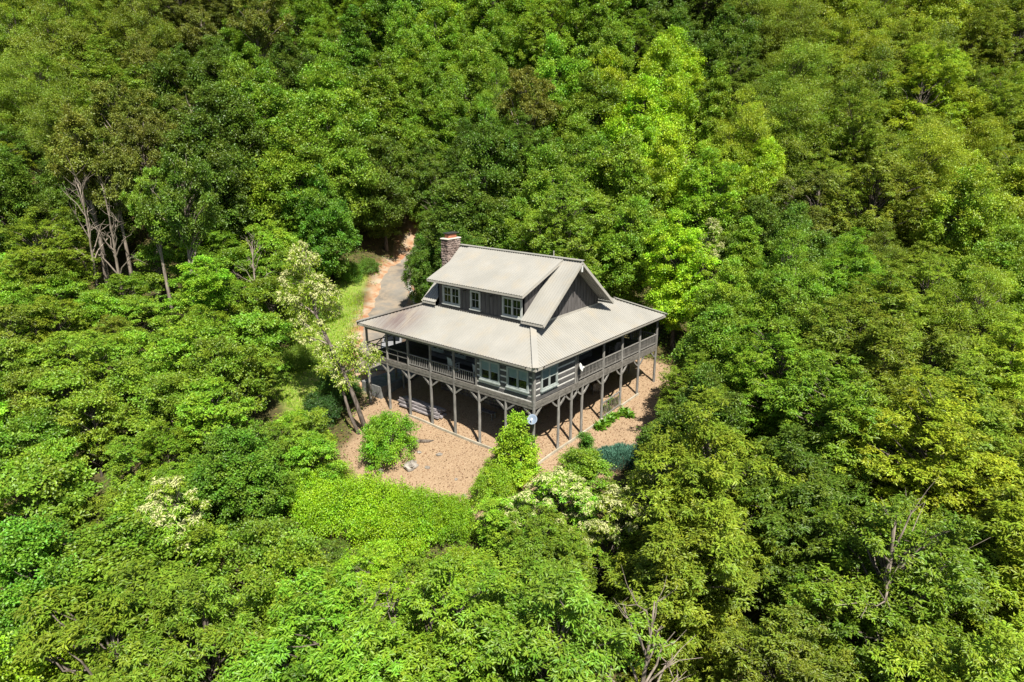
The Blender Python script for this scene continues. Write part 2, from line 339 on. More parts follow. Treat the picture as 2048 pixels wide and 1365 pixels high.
# ribbed roof slope: quad corners a,b (eave), c,d (top; c above b, d above a)
def slope(name, a, b, c, d, parent, pitch=.235, th=.05, rib=.045):
    a, b, c, d = (np.array(H(*p)) for p in (a, b, c, d))
    L = np.linalg.norm(b - a); n = max(2, int(round(L / pitch))); mb = MB()
    e = (b - a) / L; nr = np.cross(e, d - a); nr /= np.linalg.norm(nr)
    if nr[2] < 0: nr = -nr
    # clip lines running up the slope between the two side edges
    upv = np.cross(nr, e)
    if upv[2] < 0: upv = -upv
    Hh = (d - a) @ upv; x0 = (d - a) @ e; x1 = (c - a) @ e
    def top(s):                                             # height reached at distance s along the eave
        h = Hh
        if s < x0: h = min(h, Hh * s / x0) if x0 > 0 else h
        if s > x1: h = min(h, Hh * (L - s) / (L - x1)) if L > x1 else h
        return max(h, 0)
    ss = []
    for k in range(n):
        s0 = L * k / n
        ss += [(s0, 0), (s0 + pitch * .72, 0), (s0 + pitch * .80, rib), (s0 + pitch * .92, rib)]
    ss.append((L, 0)); ss = [(min(s, L), r) for s, r in ss]
    extra = [s for s in (x0, x1) if 0 < s < L]
    for s in extra: ss.append((s, 0))
    ss.sort()
    vs = []; fs = []
    for s, r in ss:
        t = top(s); p = a + e * s; vs += [p + nr * r, p + upv * t + nr * r]
    m = len(vs)
    vs += [v - nr * (th) for v in vs[:m]]
    for i in range(len(ss) - 1):
        j = 2 * i; fs.append((j, j+2, j+3, j+1)); fs.append((m+j, m+j+1, m+j+3, m+j+2)); fs.append((j, m+j, m+j+2, j+2)); fs.append((j+1, j+3, m+j+3, m+j+1))
    fs.append((0, 1, m+1, m)); k = m - 2; fs.append((k, m+k, m+k+1, k+1))
    mb.add(vs, fs); return mb.build(name, M['roof'], parent)
XI0, XI1, YI0, YI1 = 2.7, 13.55, 2.2, 12.85
OX1, OY1 = LB + EO, LA + EO
c00 = (-EO,-EO,ZE); c10 = (OX1,-EO,ZE); c11 = (OX1,OY1,ZE); c01 = (-EO,OY1,ZE)
i00 = (XI0,YI0,ZI); i10 = (XI1,YI0,ZI); i11 = (XI1,YI1,ZI); i01 = (XI0,YI1,ZI)
roofp = slope('porch_roof', c01, c00, i00, i01, house)
slope('porch_roof', c00, c10, i10, i00, house); slope('porch_roof', c10, c11, i11, i10, house); slope('porch_roof', c11, c01, i01, i11, house)
for a, b in ((c00,i00),(c10,i10),(c01,i01),(c11,i11)):
    MB().bar(H(a[0],a[1],a[2]+.085), H(b[0],b[1],b[2]+.085), .42, .05).build('hip_cap', M['roof'], roofp)
# upper flat behind gable (back part of first floor roof)
XR, ZR, GY0, GY1, XT, ZT = 6.86, 8.5, .98, 12.9, 2.31, 4.78
XT2 = 2 * XR - XT
m1 = slope('main_roof', (XT,3.0,ZT), (XT,GY0,ZT), (XR,GY0,ZR), (XR,3.0,ZR), house)
slope('main_roof', (XT,GY1,ZT), (XT,11.47,ZT), (XR,11.47,ZR), (XR,GY1,ZR), house)
slope('main_roof', (XT2,GY0,ZT), (XT2,GY1,ZT), (XR,GY1,ZR), (XR,GY0,ZR), house)
DX0, DZ0, DY0, DY1 = 2.01, 6.59, 2.6, 11.95
dr = slope('dormer_roof', (DX0,DY1,DZ0+.02), (DX0,DY0,DZ0+.02), (XR-.02,DY0,ZR+.03), (XR-.02,DY1,ZR+.03), house)
MB().bar(H(XR,GY0-.02,ZR+.075), H(XR,GY1+.02,ZR+.075), .36, .05).build('ridge_cap', M['roof'], m1)
slope('rear_roof', (XT2-.3,YI0+.02,ZI-.06), (XI1+.02,YI0+.02,ZI-.06), (XI1+.02,YI1,ZI+.05), (XT2-.3,YI1,ZI+.05), house)
# rake boards, fascias
for x0, z0, sgn in ((XT, ZT, 1), (XT2, ZT, -1)):
    for yy in (GY0 + .02, GY1 - .02):
        MB().bar(H(x0, yy, z0-.13), H(XR, yy, ZR-.13), .05, .20).build('rake_board', M['fascia'], m1)
for ya, yb in ((GY0, 3.0), (11.47, GY1)): MB().bar(H(XT+.04, ya, ZT-.14), H(XT+.04, yb, ZT-.14), .04, .16).build('eave_fascia', M['fascia'], m1)
MB().bar(H(XT2-.04, GY0, ZT-.14), H(XT2-.04, GY1, ZT-.14), .04, .16).build('eave_fascia', M['fascia'], m1)
for yy in (DY0 + .02, DY1 - .02): MB().bar(H(DX0, yy, DZ0-.10), H(XR-.3, yy, DZ0-.10+(ZR-DZ0)*(XR-.3-DX0)/(XR-DX0)), .05, .14).build('rake_board', M['fascia'], dr)
MB().bar(H(DX0+.02, DY0, DZ0-.10), H(DX0+.02, DY1, DZ0-.10), .04, .13).build('eave_fascia', M['fascia'], dr)
MB().bar(H(XR, GY0+.06, ZR-.42), H(XR, GY0+1.2, ZR-.42), .14, .22).build('ridge_beam', M['timber'], m1)
MB().bar(H(XR, GY0+.05, ZR-.2), H(XR, GY0+.05, ZR-.75), .1, .1).build('finial', M['white'], m1)
# eave fascia, soffit band and gutters (U channel, dark inside)
def gutter(p, q, out):
    p = np.array(H(*p)); q = np.array(H(*q)); o = np.array(out + (0.,)); mb = MB()
    prof = [(0,.02),(0,-.10),(.13,-.10),(.15,.02),(.135,.02),(.118,-.085),(.014,-.085),(.014,.02)]
    vs = [p + o*a + np.array((0,0,b)) for a, b in prof] + [q + o*a + np.array((0,0,b)) for a, b in prof]
    n = len(prof); fs = [(k, (k+1)%n, n+(k+1)%n, n+k) for k in range(n)]
    ms = [0,0,0,0,1,1,1,0]
    for f, mm in zip(fs, ms): mb.f.append(f); mb.m.append(mm)
    mb.v = [tuple(v) for v in vs]; mb.f += [(0,7,6,1),(1,6,5,2),(2,5,4,3)]; mb.m += [0,0,0]
    return mb.build('gutter', [M['fascia'], M['gutter']], roofp)
gz_ = ZE - .03
gutter((-EO, OY1-.9, gz_), (-EO, .25, gz_), (-1.,0.)); gutter((.25, -EO, gz_), (OX1-.6, -EO, gz_), (0.,-1.))
for p, q in (((-EO+.03,-EO,ZE-.13),(-EO+.03,OY1,ZE-.13)),((-EO,-EO+.03,ZE-.13),(OX1,-EO+.03,ZE-.13)),((OX1-.03,-EO,ZE-.13),(OX1-.03,OY1,ZE-.13)),((-EO,OY1-.03,ZE-.13),(OX1,OY1-.03,ZE-.13))):
    MB().bar(H(*p), H(*q), .04, .17).build('eave_fascia', M['fascia'], roofp)
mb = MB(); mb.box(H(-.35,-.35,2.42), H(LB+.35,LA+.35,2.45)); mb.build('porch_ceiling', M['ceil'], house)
# perimeter beam under the eaves
for p, q in (((0,-.1,2.30),(0,LA+.1,2.30)),((.12,0,2.29),(LB+.1,0,2.29)),((LB,.12,2.30),(LB,LA+.1,2.30)),((.12,LA,2.29),(LB-.12,LA,2.29))):
    MB().bar(H(*p), H(*q), .16, .2).build('porch_beam', M['timber'], house)
# deck floor of boards, rim beams
dk = thing('x','x','x'); bpy.data.objects.remove(dk)
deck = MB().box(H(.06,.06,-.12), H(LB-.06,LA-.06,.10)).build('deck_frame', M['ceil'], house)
bme = MB().box((0,-.066,0), (LB-.12,.066,.028)).mesh('deck_board', M['deck'])
nb = int(LA / .142)
for k in range(nb):
    yk = .13 + k * .142
    if yk > LA - .1: break
    o = link('deck_board', bme, deck); o.location = H(.06, yk, .102)
for p, q in (((-.05,-.09,-.02),(-.05,LA+.05,-.02)),((.035,-.05,-.02),(LB+.05,-.05,-.02)),((LB+.05,.04,-.02),(LB+.05,LA+.05,-.02)),((.04,LA+.05,-.02),(LB-.04,LA+.05,-.02))):
    MB().bar(H(*p), H(*q), .08, .3).build('rim_beam', M['beam'], house)
for p, q in (((0,.1,-.27),(0,LA,-.27)),((.1,0,-.28),(LB,0,-.28)),((LB,.1,-.27),(LB,LA-.1,-.27)),((.1,LA,-.28),(LB-.1,LA,-.28))):
    MB().bar(H(*p), H(*q), .15, .2).build('support_beam', M['beam'], house)
# posts with braces
PY = [k * LA / 7 for k in range(8)]; PX = [2.84, 4.42, 5.8, 8.57, 11.33, 14.09, LB]
def brace(p, q, bow, parent):
    p = Vector(p); q = Vector(q); pts = [p.lerp(q, t) for t in (0,.25,.5,.75,1)]
    n = Vector((0,0,-1)) if bow >= 0 else Vector((0,0,1)); mb = MB()
    b = [abs(bow) * s for s in (0,.75,1,.75,0)]
    pts = [a + n * k for a, k in zip(pts, b)]
    for i in range(4): mb.bar(pts[i], pts[i] + (pts[i+1]-pts[i]) * 1.03, .09, .12)
    return mb.build('brace', M['timber'], parent)
def post(x, y, top, dirs, tall=True, bow=0, r=.105):
    zb = gz1(x, y) - .25; mb = MB(); jit = random.uniform(-.02,.02)
    pts = [(x+random.uniform(-.012,.012), y+random.uniform(-.012,.012), zb + (top+Z0-zb)*t) for t in (0,.25,.5,.75,1)]
    mb.tube(pts, [r*1.08, r*1.02, r, r*.97, r*.95], 8)
    o = mb.build('post', M['timber'], house, smooth=False)
    for dx, dy in dirs:
        brace(H(x+dx*.05, y+dy*.05, -1.0), H(x+dx*.86, y+dy*.86, -.36), bow, o)
    return o
for k, y in enumerate(PY):
    dirs = [(0,1),(0,-1)]
    if k == 0: dirs = [(0,1),(1,0)]
    if k == 7: dirs = [(0,-1)]
    post(0, y, 2.3 if (k == 0 or k > 2) else -.2, dirs, bow=0)
for x in PX:
    dirs = [(1,0),(-1,0)] if x < LB - 1 else [(-1,0),(0,1)]
    up = x > 8 and True
    post(x, 0, 2.3 if up else -.2, dirs, bow=.09)
post(5.02, 0, 2.3, [], r=.08) if False else None
MB().bar(H(5.02,0,.1), H(5.02,0,2.3), .16, .16).build('porch_post', M['timber'], house)
for y in PY[1:]: post(LB, y, 2.3, [(0,1),(0,-1)] if y < LA-1 else [(0,-1)])
for x in (2.84, 5.8, 8.57, 11.33, 14.09): post(x, LA, 2.3, [(1,0),(-1,0)])
for x, y in ((2.9,16.2),(5.0,14.6)): MB().tube([(x,y,gz1(x,y)-.2),(x,y,Z0-.1)], [.1,.1], 8).build('pier', M['timber'], house)
# railings
def rail_section(p, q, kind):
    p = Vector(p); q = Vector(q); d = q - p; L = d.length; e = d / L
    rl = MB().bar(H(*(p + Vector((0,0,1.02)))), H(*(q + Vector((0,0,1.02)))), .10, .06).build('hand_rail', M['timber'], house)
    if kind == 'bal':
        MB().bar(H(*(p + Vector((0,0,.27)))), H(*(q + Vector((0,0,.27)))), .05, .07).build('bottom_rail', M['timber'], rl)
        n = int(L / .185)
        for k in range(n):
            a = p + e * (L * (k + .5) / n); t = random.uniform(-.02,.02); o = link('baluster', BAL, rl); o.location = H(a.x, a.y, .27); o.rotation_euler = (t if abs(e.y) > .5 else 0, t if abs(e.x) > .5 else 0, random.uniform(-.25,.25))
    else:
        MB().bar(H(*(p + Vector((0,0,.62)))), H(*(q + Vector((0,0,.62)))), .05, .06).build('mid_rail', M['timber'], rl)
        a = p + d * .5; MB().bar(H(a.x,a.y,.15), H(a.x,a.y,1.0), .05, .05).build('rail_post', M['timber'], rl)
BAL = MB().tube([(0,0,0),(.004,.003,.37),(0,0,.74)], [.034,.03,.032], 5).mesh('baluster', M['timber'])
for k in range(2, 5): rail_section((0, max(PY[k], 5.25) + .12, 0), (0, PY[k+1] - .12, 0), 'bal')
for k in (5, 6): rail_section((0, PY[k] + .12, 0), (0, PY[k+1] - .12, 0), 'hor')
rx = [5.02, 8.57, 11.33, 14.09, LB]
for a, b in zip(rx[:-1], rx[1:]): rail_section((a + .1, 0, 0), (b - .1, 0, 0), 'bal')
for a, b in zip(PY[:5], PY[1:6]): rail_section((LB, a + .12, 0), (LB, b - .12, 0), 'bal')
rail_section((.15, LA, 0), (2.7, LA, 0), 'hor')
MB().bar(H(.1,LA+.08,.15), H(2.6,LA+.08,1.5), .06, .06).build('stair_rail', M['timber'], house)
# ---- log room in the near corner
LZ = [.14, .53, .96, 1.39, 1.82, 2.22]
def windowunit(parent, o, ax, wd, h, trim, blinds=True, muntin=True, double=True):
    # o: lower near corner; ax: 'x' or 'y' along the wall; outward normal is -other axis
    def P(s, z, out): return (o[0]+s, o[1]-out, o[2]+z) if ax == 'x' else (o[0]-out, o[1]+s, o[2]+z)
    def B(mb, s0, s1, z0, z1, a, b):
        p = P(s0, z0, a); q = P(s1, z1, b); return mb.box([min(i, j) for i, j in zip(p, q)], [max(i, j) for i, j in zip(p, q)])
    fr = MB(); t = .11
    B(fr, -.02, t, 0, h, 0, .10); B(fr, wd - t, wd + .02, 0, h, 0, .10); B(fr, t, wd - t, h - t, h, 0, .098); B(fr, t, wd - t, 0, .09, 0, .098)
    W = fr.build('window', trim, parent)
    s = MB(); B(s, -.06, wd + .06, -.09, -.002, 0, .16); s.build('sill', trim, W)
    bays = [(t, wd/2 - .05), (wd/2 + .05, wd - t)] if double else [(t, wd - t)]
    if double: mm = MB(); B(mm, wd/2 - .05, wd/2 + .05, .09, h - t, 0, .094); mm.build('mullion', trim, W)
    for a, b in bays:
        sf = MB(); B(sf, a, a + .035, .09, h - t, .0, .06); B(sf, b - .035, b, .09, h - t, .0, .06); zm = h * .5
        B(sf, a + .035, b - .035, zm - .02, zm + .02, .0, .058); B(sf, a + .035, b - .035, .09, .125, 0, .058); B(sf, a + .035, b - .035, h - t - .035, h - t, 0, .058)
        if muntin: B(sf, (a+b)/2 - .011, (a+b)/2 + .011, .125, h - t - .035, 0, .05)
        S = sf.build('sash', trim, W)
        g1 = MB(); B(g1, a + .03, b - .03, .12, zm - .018, .005, .022); g1.build('pane', M['glass'], S)
        g2 = MB(); B(g2, a + .03, b - .03, zm + .018, h - t - .03, .005, .022)
        g2.build('pane', M['glass'], S)
        if blinds:
            bl = MB(); B(bl, a + .045, b - .045, h * .50, h - t - .04, .026, .034); bl.build('blind', M['blind'], W)
    return W
room = MB().box(H(.012,.012,.14), H(4.74,5.08,2.28)).build('log_room_wall', M['chink'], house)
for k in range(len(LZ) - 1):
    a, b = LZ[k] + .06, LZ[k+1] - .055
    if k == 0: a = LZ[0]
    MB().box(H(-.02, .12, a), H(.16, 5.12, b)).build('log', M['log'], room, bevel=.03)
    MB().box(H(.12, -.02, a+.003), H(4.78, .16, b+.003)).build('log', M['log'], room, bevel=.03)
    MB().box(H(4.66, .18, a), H(4.80, 5.0, b)).build('log', M['log'], room, bevel=.03)
    MB().box(H(.2, 4.98, a), H(4.7, 5.14, b)).build('log', M['log'], room, bevel=.03)
MB().box(H(-.07,-.07,.13), H(.125,.125,2.3)).build('corner_board', M['timber'], room)
MB().box(H(-.055,5.06,.13), H(.10,5.2,2.3)).build('corner_board', M['timber'], room)
MB().box(H(4.74,-.055,.13), H(4.88,.10,2.3)).build('corner_board', M['timber'], room)
MB().box(H(-.03,.13,.10), H(-.001,5.05,.20)).build('sill_strip', M['chink'], room)
for y0, y1 in ((2.92,4.68),(.42,2.25)): windowunit(house, H(-.022, y0, .80), 'y', y1 - y0, 1.46, M['trim'], muntin=False)
windowunit(house, H(.70,-.022,.78), 'x', 1.82, 1.48, M['trim'], muntin=False)
# ---- main body, first floor (in the porch shade) and foundation
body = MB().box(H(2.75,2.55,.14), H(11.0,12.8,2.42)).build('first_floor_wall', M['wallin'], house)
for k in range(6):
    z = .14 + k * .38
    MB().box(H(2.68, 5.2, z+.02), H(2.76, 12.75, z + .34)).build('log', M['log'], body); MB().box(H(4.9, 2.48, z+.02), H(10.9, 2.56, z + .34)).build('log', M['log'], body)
windowunit(house, H(2.66,8.6,.8), 'y', 1.4, 1.4, M['trim'], muntin=False); windowunit(house, H(2.66,11.0,.8), 'y', 1.3, 1.4, M['trim'], muntin=False)
windowunit(house, H(8.6,2.46,.8), 'x', 1.5, 1.4, M['trim'], muntin=False)
dm = MB().box(H(2.62,6.4,.14), H(2.67,7.4,2.2)).build('door', M['trim'], house); MB().box(H(2.58,7.24,1.1), H(2.62,7.3,1.2)).build('handle', M['dark'], dm)
fnd = MB().box((4.0,4.6,.2), (11.0,12.8,Z0-.13)).build('foundation_wall', M['mortar'], house)
def stones(name, quad, sz, parent, out, mt, seed=0):
    # irregular stones laid over a wall rectangle: origin o, edge vectors a (horizontal), b (up); one joined mesh
    r = random.Random(seed); o, a, b = (Vector(q) for q in quad); n = a.cross(b).normalized() * out; A = a.length; Bh = b.length; ea = a / A; eb = b / Bh
    mb = MB(); z = 0
    while z < Bh - .04:
        h = min(r.uniform(.7, 1.35) * sz * .7, Bh - z); s = r.uniform(-.5, 0) * sz
        while s < A:
            wdt = r.uniform(.6, 1.6) * sz; s0 = max(s, 0); s1 = min(s + wdt, A)
            if s1 - s0 > .05:
                dpt = r.uniform(.03, .09); g_ = .018; vs = []
                ring = [(s0+g_, z+g_), (s1-g_, z+g_), (s1-g_, z+h-g_), (s0+g_, z+h-g_)]
                ring = [(x + r.uniform(-.02,.02), y + r.uniform(-.025,.025)) for x, y in ring]
                for x, y in ring: vs.append(o + ea*x + eb*y)
                cx = sum(p[0] for p in ring)/4; cyy = sum(p[1] for p in ring)/4
                for x, y in ring: vs.append(o + ea*(cx+(x-cx)*.78) + eb*(cyy+(y-cyy)*.74) + n*dpt*r.uniform(.7,1.2))
                mb.add(vs, [(4,5,6,7),(0,1,5,4),(1,2,6,5),(2,3,7,6),(3,0,4,7)])
            s += wdt
        z += h
    o2 = mb.build(name, mt, parent); o2['kind'] = 'stuff'; return o2
stones('stone_facing', ((3.99,12.8,.3),(0,-8.2,0),(0,0,4.0)), .42, fnd, 1, M['stone'], 1)
stones('stone_facing', ((4.0,4.59,.3),(7,0,0),(0,0,4.0)), .42, fnd, 1, M['stone'], 2)
# ---- upper storey: gable wall and dormer, board and batten
WY = 2.2
gx0, gx1 = XI0, 2*XR - XI0
def zr(x): return ZT + (ZR - ZT) * (x - XT) / (XR - XT) if x < XR else ZT + (ZR - ZT) * (XT2 - x) / (XT2 - XR)
mb = MB(); zt = zr(gx0) - .10
pr = [(gx0, ZI-.6), (gx1, ZI-.6), (gx1, zt), (XR, ZR-.12), (gx0, zt)]
mb.add([H(x, WY, z) for x, z in pr] + [H(x, WY+.12, z) for x, z in pr], [(0,1,2,3,4),(9,8,7,6,5)] + [(k, (k+1)%5, 5+(k+1)%5, 5+k)[::-1] for k in range(5)])
gw = mb.build('gable_wall', M['siding'], house)
x = gx0 + .2
while x < gx1 - .1:
    MB().box(H(x-.025, WY-.035, ZI-.3), H(x+.025, WY+.002, min(zr(x-.03), zr(x+.03))-.12)).build('batten', M['siding'], gw); x += .40
MB().box(H(gx0+.1, WY-.06, ZI-.02), H(gx1-.1, WY-.036, ZI+.13)).build('flashing', M['fascia'], gw)
mb = MB(); mb.add([H(x, 12.75, z) for x, z in pr] + [H(x, 12.85, z) for x, z in pr], [(0,1,2,3,4),(9,8,7,6,5)] + [(k, (k+1)%5, 5+(k+1)%5, 5+k)[::-1] for k in range(5)])
mb.build('gable_wall', M['siding'], house)
CY0, CY1 = 3.05, 11.45
def zd(x): return DZ0 - .06 + (ZR - DZ0) * (x - DX0) / (XR - DX0)
dw = MB().box(H(2.7, CY0, ZI-.5), H(2.82, CY1, zd(2.7)-.02)).build('dormer_wall', M['siding'], house)
WIN = [(9.1,10.87),(7.05,8.02),(3.15,4.92)]
y = CY0 + .12
while y < CY1:
    if not any(a - .12 < y < b + .12 for a, b in WIN): MB().box(H(2.665, y-.025, ZI+.2), H(2.702, y+.025, zd(2.7)-.04)).build('batten', M['siding'], dw)
    y += .385
MB().box(H(2.64, CY0, ZI-.02), H(2.701, CY1, ZI+.18)).build('base_board', M['siding'], dw)
for a, b in WIN: windowunit(house, H(2.7, a, 4.79), 'y', b - a, 1.38, M['dtrim'], blinds=False, muntin=True, double=(b - a) > 1.2)
for yy, sg in ((CY0, -1), (CY1 - .1, 1)):
    mb = MB(); pr2 = [(2.7, ZI-.4), (2.7, zd(2.7)-.03), (XR-.2, zd(XR-.2)-.03), (XR-.2, zr(XR-.2)-.25)]
    mb.add([H(px_, yy, z) for px_, z in pr2] + [H(px_, yy+.1, z) for px_, z in pr2], [(0,1,2,3),(7,6,5,4)] + [(k,(k+1)%4,4+(k+1)%4,4+k)[::-1] for k in range(4)])
    ck = mb.build('dormer_cheek', M['siding'], house)
    xx = 2.9
    while xx < 6:
        z1, z0 = zd(xx) - .05, zr(xx) - .1
        if z1 - z0 > .1: MB().box(H(xx-.022, yy-.03 if sg < 0 else yy+.098, z0), H(xx+.022, yy+.002 if sg < 0 else yy+.13, z1)).build('batten', M['siding'], ck)
        xx += .37
for y in (8.55, 5.9): MB().tube([H(2.66,y,6.05), H(2.5,y,6.1), H(2.46,y,6.02)], [.03,.05,.07], 6).build('wall_lamp', M['dark'], house)
MB().tube([H(XR+.5,3.9,ZR-.5), H(XR+.5,3.9,ZR+.42)], [.04,.04], 8).build('vent_pipe', M['fascia'], house)
# ---- chimney
CX0, CX1, KY0, KY1, KZ = 5.45, 6.95, 13.0, 13.8, 9.05
ch = MB().box((CX0+.06, KY0+.06, 1.5), (CX1-.06, KY1-.06, KZ + Z0)).build('chimney', M['mortar'], house)
bz = 3.0; hh = KZ + Z0 - bz
stones('chimney_stones', ((CX0+.05,KY1,bz),(0,-(KY1-KY0),0),(0,0,hh)), .27, ch, 1, M['stone'], 5)
stones('chimney_stones', ((CX0,KY0+.05,bz),(CX1-CX0,0,0),(0,0,hh)), .27, ch, 1, M['stone'], 6)
stones('chimney_stones', ((CX1-.05,KY0,bz),(0,KY1-KY0,0),(0,0,hh)), .27, ch, 1, M['stone'], 7)
stones('chimney_stones', ((CX1,KY1-.05,bz),(CX0-CX1,0,0),(0,0,hh)), .27, ch, 1, M['stone'], 8)
MB().box(H(CX0-.06,KY0-.06,KZ), H(CX1+.06,KY1+.06,KZ+.12)).build('mortar_cap', M['cap'], ch, bevel=.05)
MB().box(H(CX0+.28,KY0+.17,KZ+.12), H(CX1-.28,KY1-.17,KZ+.42)).build('flue', M['clay'], ch, bevel=.03)
MB().box(H(CX0+.18,KY0+.08,KZ+.46), H(CX1-.18,KY1-.08,KZ+.53)).build('flue_cap', M['dark'], ch)
for a in (CX0+.3, CX1-.3):
    for b in (KY0+.2, KY1-.2): MB().bar(H(a,b,KZ+.4), H(a,b,KZ+.47), .04, .04).build('cap_leg', M['dark'], ch)

# ------------------------------------------------------------------ things round the house
def dish(loc, aim, r, mt, label, arm):
    d = thing('satellite_dish', label, 'satellite dish', loc); q = Vector(aim).to_track_quat('Z', 'Y').to_matrix().to_4x4()
    n = 20; vs = [(0,0,0)]; fs = []
    for k in range(1, 5):
        rr = r * k / 4
        for j in range(n): t = 2*math.pi*j/n; vs.append((rr*math.cos(t)*.92, rr*math.sin(t), rr*rr*.45/r))
    for j in range(n): fs.append((0, 1+j, 1+(j+1)%n))
    for k in range(3):
        for j in range(n): fs.append((1+k*n+j, 1+(k+1)*n+j, 1+(k+1)*n+(j+1)%n, 1+k*n+(j+1)%n))
    mb = MB(); mb.add([q @ Vector(v) for v in vs], fs); bo = mb.build('reflector', mt, d, smooth=True); sm = bo.modifiers.new('s','SOLIDIFY'); sm.thickness = .02
    mb = MB(); mb.tube([q @ Vector((0,-r*.95,.03)), q @ Vector((0,-r*.5,r*.75)), q @ Vector((0,-r*.15,r*.95))], [.022,.02,.02], 6); mb.build('feed_arm', M['white'], d)
    mb = MB(); mb.tube([q @ Vector((0,-r*.28,r*.88)), q @ Vector((0,r*.02,r*1.0))], [.06,.05], 8); mb.build('receiver', M['white'], d)
    mb = MB(); mb.tube([q @ Vector((0,0,-.03)), arm], [.035,.03], 6); mb.build('mount', M['dark'], d)
    return d
dish(H(-.42,-.20,-.92), (-.62,-.35,.72), .36, M['dish'], 'blue-grey satellite dish bolted to the near corner post below the log room', Vector((.36,.14,-.1)))
dish(H(4.98,-.26,1.32), (.35,-.85,.35), .30, M['white'], 'small white satellite dish on the porch railing beside the log room', Vector((.04,.25,-.25)))
# stacked old beams under the deck
r = random.Random(4)
spots = [(0,0),(.24,0),(.48,0),(.72,0),(.96,0),(.1,.2),(.36,.2),(.62,.2),(.86,.2),(.22,.40),(.5,.40),(.74,.40)]
for i, (dx, dz) in enumerate(spots):
    y0 = 9.75 + r.uniform(-.3,.5); y1 = 14.4 + r.uniform(-.4,.3); x = .55 + dx; zz = max(gz1(x, 9.8), gz1(x, 14.4)) + .05
    za = gz1(.9, y0) + .06 + dz; zb = gz1(.9, y1) + .06 + dz
    nm = ['lowest course', 'middle course', 'top course'][0 if dz == 0 else 1 if dz < .3 else 2]
    ordn = {0:'first',1:'second',2:'third',3:'fourth',4:'fifth'}[i if i < 5 else i-5 if i < 9 else i-9]
    o = MB().bar((0,0,0), (r.uniform(-.08,.08), y1-y0, zb-za), .21, .17).build('old_beam', M['greywood'], bevel=.02)
    o.location = (x + r.uniform(-.03,.03), y0, za + .09)
    tag(o, f'weathered grey beam under the deck, {ordn} from the outside in the {nm} of its stack', 'beam', 'beams stacked under the deck')
# pale timber edging between the posts
seg = [((0,PY[k],), (0,PY[k+1])) for k in range(1,5)] + [((a,0),(b,0)) for a, b in zip([0]+PX[:3]+[11.33], PX[:4]+[14.09])]
nmE = ['second','third','fourth','fifth']
for i, (a, b) in enumerate(seg):
    ox, oy = (-.16, 0) if i < 4 else (0, -.16)
    p = (a[0]+ox, a[1]+oy, gz1(a[0]+ox,a[1]+oy)+.07); q = (b[0]+ox, b[1]+oy, gz1(b[0]+ox,b[1]+oy)+.07); mb = MB(); pv, qv = Vector(p), Vector(q)
    for s in range(4):
        f0, f1 = pv.lerp(qv, s/4), pv.lerp(qv, (s+1)/4); f0.z = gz1(f0.x,f0.y)+.07; f1.z = gz1(f1.x,f1.y)+.07
        mb.bar(f0 - Vector((0,0,0)), f1, .1, .18)
    o = mb.build('edging_timber', M['edging'])
    if i < 4: lab = f'pale ground timber along the long post row, {nmE[i]} bay left of the corner post'
    else: lab = f'pale ground timber along the right-hand post row, bay number {["one","two","three","four","six"][i-4]} from the corner post'
    tag(o, lab, 'timber', 'ground timbers between the posts')
# twig lattice panel between right-hand posts
z0 = gz1(8.6, 0); z1 = gz1(11.3, 0)
lp = thing('twig_panel', 'slanted brown twig screen between two right-hand posts under the deck', 'screen', (8.65, -.02, z0))
MB().bar((0,0,1.28), (2.6,0,1.28+z1-z0), .09, .08).build('top_rail', M['timber'], lp); MB().bar((0,0,.12), (2.6,0,.12+z1-z0), .08, .08).build('bottom_rail', M['timber'], lp)
for k in range(22):
    xx = k * .125; lx = random.uniform(.25,.45); zz = (z1-z0) * xx / 2.6
    if xx - lx < -.3: lx = .1
    MB().tube([(min(xx+.02,2.6), .02*(k%2), .1+zz), (xx-lx*.5+.02, .03, .7+zz), (max(xx-lx,0)+.02, .02*(k%2), 1.26+zz)], [.022,.02,.016], 5).build('twig', M['palebark'], lp)
# picket panel in the shade under the house
pk = thing('picket_panel', 'low pale picket panel standing in the shade under the house', 'fence', (3.3, 3.9, gz1(4.2,3.9)))
MB().bar((0,0,.75), (2.6,0,.95), .05, .09).build('rail', M['greywood'], pk); MB().bar((0,0,.2), (2.6,0,.4), .05, .09).build('rail', M['greywood'], pk)
for k in range(11): MB().bar((.12+k*.24,-.05,.02+k*.018), (.12+k*.24,-.05,1.0+k*.018), .10, .025).build('picket', M['greywood'], pk)
# chairs
def chair(loc, rz, label, mt, rocker=True):
    t = thing('porch_chair', label, 'chair', loc, rz, 'porch chairs')
    for k in range(6): MB().bar((-.25, -.25+k*.09, .42+k*-.008), (.25, -.25+k*.09, .42+k*-.008), .075, .022).build('seat_slat', mt, t)
    for k in range(5): MB().bar((-.22+k*.11, .22, .42), (-.24+k*.12, .42, 1.12), .085, .022).build('back_slat', mt, t)
    for sx in (-.29, .29):
        MB().bar((sx,-.27,.06), (sx,-.27,.64), .05, .05).build('leg', mt, t); MB().bar((sx,.27,.06), (sx,.33,.85), .05, .05).build('leg', mt, t)
        MB().bar((sx,-.33,.66), (sx,.34,.66), .10, .03).build('arm_rest', mt, t)
        if rocker: MB().tube([(sx,-.42,.10),(sx,-.2,.04),(sx,.15,.03),(sx,.5,.12)], [.028]*4, 5).build('rocker', mt, t)
    return t
chair(H(1.2,8.5,.13), 1.35, 'white rocking chair on the long porch, nearer the middle', M['white'])
chair(H(1.2,5.95,.13), 1.2, 'white rocking chair on the long porch beside the log room', M['white'])
chair(H(12.4,1.3,.13), 2.9, 'grey-brown rocking chair on the right-hand porch', M['timber'])
chair((11.5,2.4,gz1(11.5,2.4)-.05), 2.4, 'pale chair in the shade under the right-hand deck', M['greywood'], False)
